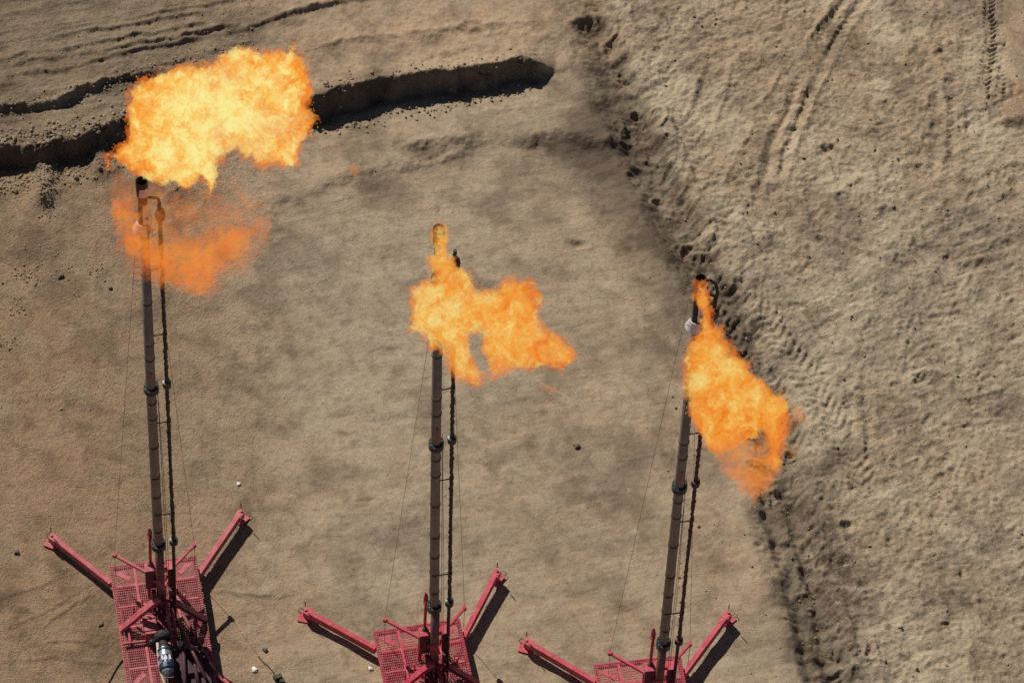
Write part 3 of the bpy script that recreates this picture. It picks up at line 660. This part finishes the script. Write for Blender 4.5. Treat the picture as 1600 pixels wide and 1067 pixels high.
# swivel head: two upright cheek boxes, pins and lever
hd = MB()
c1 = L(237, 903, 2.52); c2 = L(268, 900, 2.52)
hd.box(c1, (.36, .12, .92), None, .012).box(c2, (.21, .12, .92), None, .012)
mp(hd, 'swivel_head', M_RED_SHADE); hd = MB()
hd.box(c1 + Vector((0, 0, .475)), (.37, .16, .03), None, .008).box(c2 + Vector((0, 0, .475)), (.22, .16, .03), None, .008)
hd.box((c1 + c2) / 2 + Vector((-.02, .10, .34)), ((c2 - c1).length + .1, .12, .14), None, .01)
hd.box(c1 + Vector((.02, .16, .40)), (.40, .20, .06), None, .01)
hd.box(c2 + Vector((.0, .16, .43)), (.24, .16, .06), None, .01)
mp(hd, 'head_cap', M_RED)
mp(MB().tube([L(240, 906, 2.6), L(252, 911, 2.5)], .055, 12).beam(L(247, 905, 2.75), L(257, 919, 2.3), .10, .10).beam(L(257, 906, 2.4), L(261, 897, 2.6), .10, .08), 'lever', M_RED)
# lifting jack, bright red
jk = mp(MB().tube([c1 + Vector((0, .17, .45)), L(234, 838, 4.45)], .045, 14), 'jack_post', M_RED2)
pj = L(234, 833, 4.5)
MB().lathe(pj, (0, 0, 1), [(-.25, .05), (-.24, .07), (.06, .07), (.14, .05), (.3, .035)], 14).build('jack_cap', M_RED, jk)
jb = c1 + Vector((0, .17, .47)); MB().lathe(jb, (0, 0, 1), [(-.02, .09), (.04, .09), (.05, .07), (.10, .07)], 14).build('collar', M_WIRE, jk)
# spreader arms with their guy wires
A1, A2 = L(232, 896, 1.75), L(271, 885, 1.75)
for a, b in ((A1, L(179, 867, 1.75)), (A2, L(303.5, 851, 1.75))):
    ar = mp(MB().beam(a, b, .085, .085, .008).lathe(b, (0, 0, 1), [(-.07, .05), (-.07, .065), (.07, .065), (.07, .05)], 12), 'spreader_arm', M_RED)
    s_ = -1 if b.x < 0 else 1
    MB().tube([b + Vector((0, 0, .05)), Vector((s_ * .14, 0, 20.9 if s_ < 0 else 19.9))], .0052, 6).build('guy_wire', M_WIRE, ar)
    MB().tube([b, Vector((b.x, b.y, .62))], .008, 6).build('guy_wire', M_WIRE, ar)
hf = MB()
for q in (A1, A2): hf.beam((q.x, q.y, ZD + .03), (q.x, q.y, 1.80), .10, .10, .008, (0, 1, 0))
hf.beam((A1.x - .06, A1.y, 1.70), (A2.x + .06, A2.y, 1.70), .09, .09).beam((A1.x + .1, A1.y, 1.72), (-.02, .12, 2.0), .08, .08).beam((A2.x - .05, A2.y, 1.72), (.12, .12, 2.0), .08, .08)
mp(hf, 'arm_frame', M_RED)
# braces from the head to the deck edge
mp(MB().beam(L(249, 934, 1.9), L(189, 983, .62), .20, .12, .01), 'brace', M_RED)
mp(MB().beam(L(272, 940, 1.7), L(321, 968, .62), .20, .12, .01), 'brace', M_RED_SHADE)
for a in (L(207, 945, 1.3), L(221, 936, 1.5)): mp(MB().tube([a, a + Vector((.03, -.22, -.62))], .03, 8), 'brace_pin', M_RED)
a = L(288, 928, 1.4); mp(MB().tube([a, a + Vector((.03, -.1, -.35))], .035, 8), 'brace_pin', M_RED)
# mast cradle (two uprights behind the mast) and hydraulic rams
mp(MB().beam((-.22, -.1, ZD), (-.20, -.05, 2.1), .12, .14, .01, (0, 1, 0)).beam((.30, -.1, ZD), (.28, -.05, 2.1), .12, .14, .01, (0, 1, 0)).box((.04, -.22, 1.2), (.56, .08, .10), None, .008).box((.04, -.22, 1.75), (.56, .08, .10), None, .008), 'cradle', M_RED_SHADE)
for (p, q, r) in ((L(259, 932, 1.55), L(268, 1003, .85), .058), (L(269, 950, 1.35), L(276, 996, .85), .05)):
    rm = mp(MB().tube([p, q], r, 14), 'hydraulic_ram', M_RED)
    MB().tube([p - (q - p) * .18, p], .03, 10).build('piston', M_FLNG, rm)
# pump box on the deck with its straps
pb = L(235, 978, .95)
bx = child(MB().box((pb.x, pb.y, .83), (.38, .62, .42), None, .02), 'pump_box', M_RED)
MB().box((pb.x, pb.y + .22, .84), (.40, .05, .45), None, .004).build('strap', M_OXR, bx)
MB().box((pb.x, pb.y - .2, .84), (.40, .03, .45), None, .004).build('strap', M_OXR, bx)
child(MB().box((pb.x - .05, pb.y + .50, .70), (.46, .07, .07), None, .01).box((pb.x - .38, pb.y - .30, .68), (.9, .06, .07), None, .01).box((pb.x - .62, pb.y + .05, .68), (.06, .62, .06), None, .01), 'deck_rail', M_RED)
# side rail, ladder-like frame right of the mast
rl = MB()
for px, py in ((292, 985), (304, 1012), (316, 1040)): rl.tube([L(px, py, .6), L(px + 14, py + 22, .6)], .03, 8)
rl.tube([L(286, 960, .7), L(340, 1055, .7)], .045, 8).tube([L(276, 968, 1.1), L(322, 1060, 1.1)], .05, 8)
child(rl, 'deck_piping', M_OXR)
mfd = MB().tube([L(285, 985, .9), L(288, 1040, .9), L(290, 1085, .9)], .055, 14).tube([L(300, 1015, .8), L(312, 1080, .8)], .06, 14)
child(mfd, 'manifold', M_DECK_SHADE)
child(MB().box((.62, -2.35, ZD + .09), (.98, 2.3, .10), None, .02).box((.66, -1.9, ZD + .20), (.5, .5, .16), None, .03), 'stand_in_tray', M_DECK_SHADE)  # dark pan added to stand in for shade on the right of the deck

child(MB().tube([L(283, 1002, 1.0), L(280, 1008, 1.0)], .07, 12), 'valve_cap', M_ROPE)
# banded blue-grey fitting lying at the foot of the mast, black throat and rounded end
p0 = L(254, 993, 1.02); p1 = L(263, 1056, .98); ax = (p1 - p0); Ln = ax.length; ax.normalize()
fit = child(MB().lathe(p0, ax, [(.42, .13), (.44, .185), (.62, .20), (Ln * .60, .215), (Ln * .76, .215), (Ln * .78, .15)], 28), 'inlet_fitting', M_BLUG)
MB().lathe(p0, ax, [(-.10, .10), (-.08, .22), (.04, .25), (.13, .22), (.15, .13), (.43, .13)], 24).build('throat', M_SOOT, fit)
for t0, t1, r in ((.47, .53, .21), (.72, .79, .228), (.98, 1.12, .232)):
    MB().lathe(p0, ax, [(t0, .1), (t0, r), (t1, r), (t1, .1)], 28).build('band', M_BAND, fit)
MB().lathe(p0, ax, [(Ln * .76, .15), (Ln * .78, .19), (Ln * .84, .19), (Ln * .91, .165), (Ln * .97, .10), (Ln, .02)], 24).build('end_cap', M_BLUG, fit)
lug = MB()
for k in (-1, 0, 1): lug.box(p0 + ax * .85 + Vector((k * .11, 0, .21)), (.05, .16, .07), Matrix.Rotation(.1, 3, 'Z'), .008)
lug.build('lug', M_WHT, fit)
child(MB().lathe(L(242, 1002, .95), (-1, .1, 0), [(0, .07), (.08, .09), (.16, .05)], 14), 'valve_cap', M_FLNG)
rp = [L(px, py, z) for px, py, z in ((246, 1004, 1.05), (247, 1020, 1.0), (249, 1036, .95), (252, 1052, .9), (257, 1067, .85), (262, 1082, .75), (268, 1100, .66))]
child(MB().tube(rp, .04, 10), 'hose', M_ROPE)

RED0 = (1, 1, 1, 1)
tag(root, 'flare mast on faded pink-red trailer, leftmost, with whole front deck and blue-grey fitting in view', 'flare stack', 'flare stacks on red trailers')
def copy_tree(o, parent=None):
    c = o.copy(); COL.objects.link(c); c.parent = parent
    for ch in o.children: copy_tree(ch, c)
    return c
def walk(o):
    yield o
    for c in o.children: yield from walk(c)
proto_mast = [o.name for o in mast_parts]
def place(rt_, i, mast_dx, lean, tint, out_ang, tall=1.0):
    rt_.location = (BASE[i][0], BASE[i][1], 0); rt_.rotation_euler = (0, 0, ANG[i])
    for c in rt_.children:
        nm = c.name.split('.')[0]
        if nm in {n_.split('.')[0] for n_ in proto_mast} - {'brace', 'brace_pin', 'swivel_head', 'head_cap', 'lever', 'cradle', 'hydraulic_ram', 'jack_post', 'spreader_arm', 'arm_frame', 'mast_foot'}:
            sh_ = Matrix.Identity(4); sh_ = Matrix.Translation((0, 0, ZD)) @ Matrix.Rotation(lean, 4, 'Y') @ Matrix.Diagonal((1, 1, tall, 1)) @ Matrix.Translation((0, 0, -ZD))
            c.matrix_local = sh_
        if nm != 'inlet_fitting' and not any(nm == n_.split('.')[0] for n_ in proto_mast): c.location.x -= mast_dx
    for o in walk(rt_): o.color = (*tint, 1)
    k = 0
    for c in rt_.children:
        if c.name.startswith('outrigger') and k < 2:
            piv = Vector((XL, YF - .5, 0)) if k == 0 else Vector((XR, YF - .55, 0))
            c.matrix_local = Matrix.Translation((-mast_dx, 0, 0)) @ Matrix.Translation(piv) @ Matrix.Rotation(out_ang[k], 4, 'Z') @ Matrix.Translation(-piv); k += 1
t2 = copy_tree(root); t3 = copy_tree(root)
place(root, 0, 0.0, radians(-.15), (1, 1, 1), (0, 0))
place(t2, 1, .12, radians(-.55), (1.05, .40, .66), (radians(9), radians(4)), 1.045)
place(t3, 2, .22, radians(.35), (1.08, .60, .80), (radians(9), radians(-3)), 1.018)
M_SIDER = mat_basic('red_pilot_line', (.055, .014, .018), (.10, .025, .028), .55, .2, 5, .3, .4, (.05, .03, .03))
for o in walk(t3):
    if o.name.split('.')[0] in ('pilot_line', 'standoff', 'wrap', 'union') and (o.name.split('.')[0] != 'union' or True):
        o.material_slots[0].link = 'OBJECT'; o.material_slots[0].material = M_SIDER
for o in list(walk(t2)):
    if o.name.split('.')[0] in ('heat_shield', 'elbow'): bpy.data.objects.remove(o)
_u = [o for o in walk(t3) if o.name.split('.')[0] == 'union'][-1]; _u.material_slots[0].material = M_SOOT
_p3 = [o for o in t3.children if o.name.split('.')[0] == 'burner_tip'][0]
MB().tube([(.10, 0, 21.42), (.24, -.02, 21.46), (.40, -.02, 21.25), (.47, -.02, 20.9), (.44, 0, 20.4), (.43, 0, 20.1)], [.035, .04, .045, .045, .05, .05], 12).build('hook', M_SOOT, _p3)
tag(t2, 'flare mast on bright red trailer between the other two, flame hiding the upper mast', 'flare stack', 'flare stacks on red trailers')
tag(t3, 'flare mast on red trailer, rightmost, with dark red side pipe and black curved tip', 'flare stack', 'flare stacks on red trailers')

# ------------------------------------------------------------------ flames
def pdist(PXs, PYs, poly):
    """signed distance to an outline, positive inside"""
    n_ = len(poly); best = np.full(PXs.shape, 1e9); ins = np.zeros(PXs.shape, bool)
    for i in range(n_):
        ax_, ay_ = poly[i]; bx_, by_ = poly[(i + 1) % n_]; dx, dy = bx_ - ax_, by_ - ay_
        t = np.clip(((PXs - ax_) * dx + (PYs - ay_) * dy) / (dx * dx + dy * dy + 1e-9), 0, 1)
        best = np.minimum(best, np.hypot(PXs - ax_ - t * dx, PYs - ay_ - t * dy))
        c = ((ay_ > PYs) != (by_ > PYs)) & (PXs < (bx_ - ax_) * (PYs - ay_) / (by_ - ay_ + 1e-12) + ax_); ins ^= c
    return np.where(ins, best, -best)

def flame_body(name, poly, holes, tipy, ztip, slope, tmax, d0, m, parent=None, step=1.3, warp=5.0, seed=0, lift=.25, fray=2.6, grow=0.0, pw=1.5):
    P = np.array(poly, float); x0, y0 = P.min(0) - 14; x1, y1 = P.max(0) + 14
    ax_ = np.arange(x0, x1, step); ay_ = np.arange(y0, y1, step); A, B = np.meshgrid(ax_, ay_)
    wa = A + 1.25 * warp * fbm(A, B, 26, 5, .7, seed + 1); wb_ = B + 1.25 * warp * fbm(A, B, 26, 5, .7, seed + 2)
    wa += warp * .9 * fbm(wa, wb_, 10, 4, .7, seed + 3); wb_ += warp * .9 * fbm(wa, wb_, 10, 4, .7, seed + 4)
    d = pdist(wa, wb_, poly)
    d = d + grow
    d = d - fray * (1 - np.exp(-np.abs(fbm(wa, wb_, 14, 4, .65, seed + 8)) * 3)) - fray * .8 * np.clip(fbm(wa, wb_, 34, 3, .6, seed + 9), 0, 1)
    for h in holes: d = np.minimum(d, -pdist(wa, wb_, h))
    T = tmax * (1 - np.exp(-np.clip(d, 0, None) / d0)) ** pw * np.sqrt(np.clip(d, 0, None) / (np.clip(d, 0, None) + 3))
    T *= np.clip(1 + .9 * fbm(A, B, 26, 5, .68, seed + 5), .12, 3)
    T = np.clip(T, 0, None)
    mid = .35 * fbm(A, B, 90, 3, .5, seed + 6) + .45 * tmax * np.abs(fbm(A, B, 26, 5, .68, seed + 7))
    ins = d > 0
    cell = ins[:-1, :-1] & ins[1:, :-1] & ins[:-1, 1:] & ins[1:, 1:]
    # a vertex is a rim vertex when any cell round it is missing
    cp_ = np.zeros((ins.shape[0] + 1, ins.shape[1] + 1), int); cp_[1:-1, 1:-1] = cell
    cnt = cp_[:-1, :-1] + cp_[1:, :-1] + cp_[:-1, 1:] + cp_[1:, 1:]
    used = cnt > 0; rim = used & (cnt < 4)
    z = ztip + lift + slope * (tipy - B) / 52.0
    dirx = F[0] * FP + CR[0] * (A - 800) - CU[0] * (B - 533.5); diry = F[1] * FP + CR[1] * (A - 800) - CU[1] * (B - 533.5); dirz = F[2] * FP + CR[2] * (A - 800) - CU[2] * (B - 533.5)
    t = (z - CP[2]) / dirz; nrm = np.sqrt(dirx ** 2 + diry ** 2 + dirz ** 2)
    idf = -np.ones(ins.shape, int); idb = -np.ones(ins.shape, int)
    idf[used] = np.arange(used.sum()); nb = used & ~rim; idb[nb] = used.sum() + np.arange(nb.sum()); idb[rim] = idf[rim]
    def pts(off, mk):
        tt = t + (mid + off) / nrm
        return np.stack([CP[0] + dirx * tt, CP[1] + diry * tt, CP[2] + dirz * tt], -1)[mk]
    Tm = np.where(rim, 0, T)
    V = np.concatenate([pts(-Tm * .55, used), pts(Tm * .45, nb)])
    j, i = np.nonzero(cell)
    q = lambda I: np.stack([I[j, i], I[j, i + 1], I[j + 1, i + 1], I[j + 1, i]], 1)
    Fc = np.concatenate([q(idf)[:, ::-1], q(idb)])
    org = V.mean(0); V = V - org
    me = bpy.data.meshes.new(name); me.from_pydata(V.tolist(), [], Fc.tolist()); me.polygons.foreach_set('use_smooth', np.ones(len(Fc), bool)); me.update()
    me.materials.append(m); o = bpy.data.objects.new(name, me); COL.objects.link(o)
    if parent: o.parent = parent; o.location = Vector(org) - parent.location
    else: o.location = org
    return o

def flame_mat(name, dens, stops, nsc=1.3, core=(0, 0, 0), core_r=2.0, core_gain=.35, gain=1.0, bias=0.0, cut=(.25, .5)):
    m = bpy.data.materials.new(name); m.use_nodes = True; n, l = nodes(m); n.clear()
    out = n.new('ShaderNodeOutputMaterial'); tc = n.new('ShaderNodeTexCoord')
    na = n.new('ShaderNodeTexNoise'); na.inputs['Scale'].default_value = nsc; na.inputs['Detail'].default_value = 7; na.inputs['Roughness'].default_value = .62; na.inputs['Distortion'].default_value = .9
    nb = n.new('ShaderNodeTexNoise'); nb.inputs['Scale'].default_value = nsc * 2.3; nb.inputs['Detail'].default_value = 5; nb.inputs['Roughness'].default_value = .65; nb.inputs['Distortion'].default_value = 1.2
    l.new(tc.outputs['Object'], na.inputs['Vector']); l.new(tc.outputs['Object'], nb.inputs['Vector'])
    # heat: noise plus a hotter core
    vd = n.new('ShaderNodeVectorMath'); vd.operation = 'DISTANCE'; vd.inputs[1].default_value = core; l.new(tc.outputs['Object'], vd.inputs[0])
    mr = n.new('ShaderNodeMapRange'); mr.inputs[1].default_value = 0; mr.inputs[2].default_value = core_r; mr.inputs[3].default_value = core_gain; mr.inputs[4].default_value = 0; l.new(vd.outputs['Value'], mr.inputs[0])
    r0 = n.new('ShaderNodeMapRange'); r0.clamp = False; r0.inputs[1].default_value = .28; r0.inputs[2].default_value = .72; r0.inputs[3].default_value = 0; r0.inputs[4].default_value = 1; l.new(na.outputs[0], r0.inputs[0])
    nf = n.new('ShaderNodeTexNoise'); nf.inputs['Scale'].default_value = nsc * 2.6; nf.inputs['Detail'].default_value = 3; nf.inputs['Distortion'].default_value = 1.6; l.new(tc.outputs['Object'], nf.inputs['Vector'])
    f1 = n.new('ShaderNodeMath'); f1.operation = 'SUBTRACT'; f1.inputs[1].default_value = .5; l.new(nf.outputs[0], f1.inputs[0])
    f2_ = n.new('ShaderNodeMath'); f2_.operation = 'ABSOLUTE'; l.new(f1.outputs[0], f2_.inputs[0])
    f3_ = n.new('ShaderNodeMapRange'); f3_.inputs[1].default_value = 0; f3_.inputs[2].default_value = .12; f3_.inputs[3].default_value = .26; f3_.inputs[4].default_value = -.16; l.new(f2_.outputs[0], f3_.inputs[0])
    a0 = n.new('ShaderNodeMath'); a0.operation = 'ADD'; l.new(r0.outputs[0], a0.inputs[0]); l.new(f3_.outputs[0], a0.inputs[1])
    ad = n.new('ShaderNodeMath'); ad.operation = 'ADD'; l.new(a0.outputs[0], ad.inputs[0]); l.new(mr.outputs[0], ad.inputs[1])
    ab = n.new('ShaderNodeMath'); ab.operation = 'ADD'; ab.inputs[1].default_value = bias; l.new(ad.outputs[0], ab.inputs[0])
    cr = n.new('ShaderNodeValToRGB'); e = cr.color_ramp.elements
    e[0].position, e[0].color = stops[0][0], (*stops[0][1], 1); e[1].position, e[1].color = stops[-1][0], (*stops[-1][1], 1)
    for p, c in stops[1:-1]:
        k = cr.color_ramp.elements.new(p); k.color = (*c, 1)
    l.new(ab.outputs[0], cr.inputs[0])
    rd = n.new('ShaderNodeMapRange'); rd.inputs[1].default_value = cut[0]; rd.inputs[2].default_value = cut[1]; rd.inputs[3].default_value = .04; rd.inputs[4].default_value = dens; l.new(nb.outputs[0], rd.inputs[0])
    em = n.new('ShaderNodeEmission'); vs = n.new('ShaderNodeMath'); vs.operation = 'MULTIPLY'; vs.inputs[1].default_value = gain; l.new(rd.outputs[0], vs.inputs[0])
    l.new(cr.outputs[0], em.inputs[0]); l.new(vs.outputs[0], em.inputs[1])
    va = n.new('ShaderNodeVolumeAbsorption'); va.inputs[0].default_value = (0, 0, 0, 1); l.new(rd.outputs[0], va.inputs[1])
    asd = n.new('ShaderNodeAddShader'); l.new(em.outputs[0], asd.inputs[0]); l.new(va.outputs[0], asd.inputs[1]); l.new(asd.outputs[0], out.inputs['Volume'])
    return m
FIRE = [(0.0, (.42, .05, .005)), (.18, (.85, .15, .012)), (.42, (1.0, .275, .022)), (.64, (1.0, .44, .06)), (.84, (1.0, .66, .13)), (1.0, (1.0, .90, .34))]
ORNG = [(0.0, (.75, .14, .02)), (.5, (1.0, .20, .022)), (1.0, (1.0, .34, .045))]
def cv(pts, ox, oy, s): return [(ox + x / s, oy + y / s) for x, y in pts]

M_F1 = flame_mat('flame_bright', 7.0, FIRE, 2.0, (.1, -.1, 0), 3.0, .62, 1.10, .02, (.32, .54))
M_F1W = flame_mat('flame_thin', 2.6, ORNG, 2.2, gain=1.05, bias=.05, cut=(.42, .62))
M_TNG = flame_mat('flame_root', 4.5, FIRE, 3.2, gain=1.0, bias=-.10, cut=(.42, .60))
M_LICK = flame_mat('flame_lick', 5.0, ORNG, 2.6, gain=1.0, bias=.0, cut=(.36, .60))
M_HALO = flame_mat('flame_fringe', 2.4, ORNG, 2.2, gain=1.0, bias=.0, cut=(.42, .60))
M_HAZE = flame_mat('flame_veil', .85, ORNG, 1.1, gain=1.0, bias=-.05, cut=(.42, .62))
M_F2 = flame_mat('flame_orange', 5.6, FIRE, 2.3, (-1.2, 0, 0), 2.4, .30, 1.04, .0, (.36, .58))
M_F3 = flame_mat('flame_deep_orange', 6.0, FIRE, 2.3, (-.4, .3, 0), 1.8, .28, 1.02, -.06, (.35, .56))
o1 = cv([(190, 575), (130, 545), (95, 510), (60, 490), (38, 530), (28, 505), (55, 475), (80, 455), (95, 430), (120, 420), (125, 380), (110, 310), (130, 270), (130, 230), (160, 190), (190, 185), (240, 155), (300, 130), (370, 120), (430, 125), (470, 110), (490, 80), (540, 58), (600, 55), (650, 80), (700, 70), (740, 75), (750, 40), (770, 45), (770, 75), (810, 95), (825, 160), (845, 215), (840, 250), (820, 290), (848, 320), (845, 370), (820, 420), (800, 450), (795, 500), (770, 525), (730, 527), (690, 512), (650, 530), (620, 522), (600, 490), (575, 500), (555, 475), (540, 450), (520, 470), (480, 505), (470, 530), (485, 570), (455, 625), (435, 638), (430, 600), (405, 570), (380, 600), (350, 618), (300, 590), (250, 600), (215, 585)], 150, 50, 2.48)
h1 = cv([(715, 355), (735, 345), (755, 375), (745, 420), (730, 385)], 150, 50, 2.48)
f1 = flame_body('gas_flame', o1, [], 285, 21.5, .6, 1.35, 12, M_F1, seed=2)
flame_body('flame_fringe', o1, [], 285, 21.4, .6, 1.1, 9, M_HALO, f1, seed=3, warp=9, fray=9, grow=9, pw=1)
flame_body('flame_wisp', [(158, 320), (166, 285), (178, 245), (200, 280), (262, 292), (330, 292), (400, 320), (432, 345), (425, 372), (392, 425), (335, 470), (270, 455), (215, 445), (180, 400)], [], 330, 20.8, .1, .9, 18, M_HAZE, f1, seed=9, warp=9, fray=1, pw=1)
w1 = cv([(50, 660), (80, 640), (110, 628), (150, 645), (180, 690), (185, 770), (250, 800), (300, 790), (370, 780), (430, 790), (480, 740), (540, 730), (600, 740), (640, 700), (690, 720), (680, 760), (650, 780), (615, 800), (600, 860), (560, 900), (520, 900), (480, 940), (470, 1000), (420, 1030), (370, 1030), (300, 1000), (230, 980), (190, 940), (180, 910), (120, 880), (90, 830), (75, 760), (45, 700)], 150, 50, 2.48)
flame_body('flame_wisp', w1, [], 345, 20.6, .1, 1.0, 14, M_F1W, f1, seed=4, warp=7, fray=.8)
flame_body('flame_wisp', cv([(210, 560), (250, 590), (290, 640), (265, 660), (230, 650), (200, 600)], 150, 50, 2.48), [], 285, 21.4, .3, .5, 14, M_F1W, f1, seed=5, warp=5, fray=.6)
flame_body('flame_wisp', cv([(515, 560), (540, 555), (545, 600), (600, 630), (640, 650), (660, 690), (620, 700), (570, 670), (520, 620)], 150, 50, 2.48), [], 345, 20.9, .2, .35, 14, M_LICK, f1, seed=6, warp=6, fray=.6)
flame_body('flame_wisp', [(540, 262), (552, 252), (562, 262), (560, 282), (550, 276)], [], 285, 21.4, .2, .45, 8, M_LICK, f1, seed=7, warp=4, step=1.2, fray=.4)
tag(f1, 'largest flame, pale yellow, billowing up and right from the left mast, orange wisps below', 'flame', 'gas flames burning at the mast tips')

o2 = cv([(262, 80), (290, 42), (345, 42), (356, 90), (362, 130), (358, 185), (365, 215), (400, 255), (440, 280), (480, 310), (490, 360), (520, 400), (560, 400), (630, 390), (650, 345), (700, 335), (760, 350), (800, 335), (845, 350), (860, 390), (890, 430), (905, 480), (870, 490), (865, 540), (890, 590), (930, 630), (990, 660), (1040, 710), (1075, 745), (1065, 800), (1030, 820), (990, 850), (950, 845), (900, 825), (860, 850), (810, 860), (760, 840), (700, 850), (650, 880), (600, 895), (560, 890), (555, 910), (540, 945), (510, 950), (470, 925), (420, 905), (380, 880), (365, 850), (345, 800), (320, 750), (290, 735), (270, 755), (240, 740), (235, 700), (200, 660), (150, 630), (120, 620), (150, 590), (135, 560), (150, 510), (135, 470), (150, 440), (140, 400), (170, 370), (210, 345), (250, 330), (260, 290), (225, 250), (215, 200), (245, 190), (275, 200), (282, 180), (278, 140), (262, 110)], 600, 340, 3.556)
h2 = cv([(475, 665), (530, 660), (545, 700), (530, 730), (560, 770), (580, 860), (550, 850), (520, 790), (490, 750), (480, 700)], 600, 340, 3.556)
h2b = cv([(285, 215), (315, 205), (312, 250), (295, 300), (285, 260)], 600, 340, 3.556)
f2 = flame_body('gas_flame', o2, [h2], 360, 22.1, .15, .95, 10, M_F2, seed=12)
flame_body('flame_tongue', [(676, 352), (688, 346), (700, 352), (703, 372), (702, 392), (712, 402), (716, 420), (700, 432), (680, 425), (672, 405), (676, 385), (672, 368)], [], 360, 22.6, .1, .42, 6, M_TNG, f2, seed=17, warp=4, fray=1.5, pw=1)
flame_body('flame_fringe', o2, [h2], 360, 22.0, .15, .9, 8, M_HALO, f2, seed=14, warp=7, fray=7, grow=7, pw=1)
flame_body('flame_wisp', cv([(845, 880), (880, 910), (960, 930), (990, 960), (1005, 1020), (960, 970), (900, 975), (860, 945)], 600, 340, 3.556), [], 360, 21.9, .1, .35, 8, M_LICK, f2, seed=13, warp=5, fray=.4)
tag(f2, 'orange flame of the middle mast, drifting down and right with a hole in it', 'flame', 'gas flames burning at the mast tips')

o3 = cv([(178, 85), (198, 66), (218, 82), (218, 110), (236, 135), (250, 165), (244, 190), (262, 215), (264, 260), (276, 290), (287, 258), (296, 275), (290, 300), (325, 335), (352, 385), (392, 408), (412, 420), (418, 460), (450, 488), (485, 498), (505, 540), (545, 562), (580, 572), (590, 620), (578, 680), (570, 740), (556, 800), (556, 850), (530, 905), (505, 890), (500, 830), (490, 760), (465, 725), (440, 760), (400, 775), (370, 790), (310, 800), (265, 835), (235, 800), (205, 735), (172, 690), (147, 640), (145, 570), (128, 540), (133, 450), (128, 410), (155, 350), (175, 310), (200, 290), (195, 250), (208, 215), (182, 180), (176, 150), (188, 120)], 1020, 410, 2.735)
f3 = flame_body('gas_flame', o3, [], 436, 21.9, .15, 1.0, 10, M_F3, seed=22, fray=1.8)
flame_body('flame_fringe', o3, [], 436, 21.8, .15, .9, 8, M_HALO, f3, seed=26, warp=8, fray=8, grow=8, pw=1)
flame_body('flame_wisp', cv([(230, 760), (330, 740), (450, 740), (560, 640), (600, 600), (640, 640), (600, 760), (570, 860), (540, 930), (480, 1010), (440, 1060), (400, 1000), (330, 960), (280, 860)], 1020, 410, 2.735), [], 436, 21.8, .12, .8, 14, M_F1W, f3, seed=27, warp=9, fray=2, pw=1)
flame_body('flame_wisp', cv([(585, 620), (640, 605), (672, 640), (682, 680), (650, 705), (600, 670)], 1020, 410, 2.735), [], 436, 21.8, .1, .35, 10, M_LICK, f3, seed=23, warp=6, fray=.5)
flame_body('flame_wisp', cv([(330, 960), (370, 915), (345, 850), (430, 850), (520, 910), (505, 940), (465, 985), (420, 1010), (400, 950), (370, 950)], 1020, 410, 2.735), [], 436, 21.8, .1, .45, 12, M_F1W, f3, seed=24, warp=7, fray=.6)
flame_body('flame_wisp', cv([(585, 800), (625, 755), (632, 800), (600, 850), (575, 840)], 1020, 410, 2.735), [], 436, 21.8, .1, .3, 10, M_LICK, f3, seed=25, warp=6, fray=.4)
tag(f3, 'deep orange flame of the rightmost mast, trailing down and right in front of the pipe', 'flame', 'gas flames burning at the mast tips')
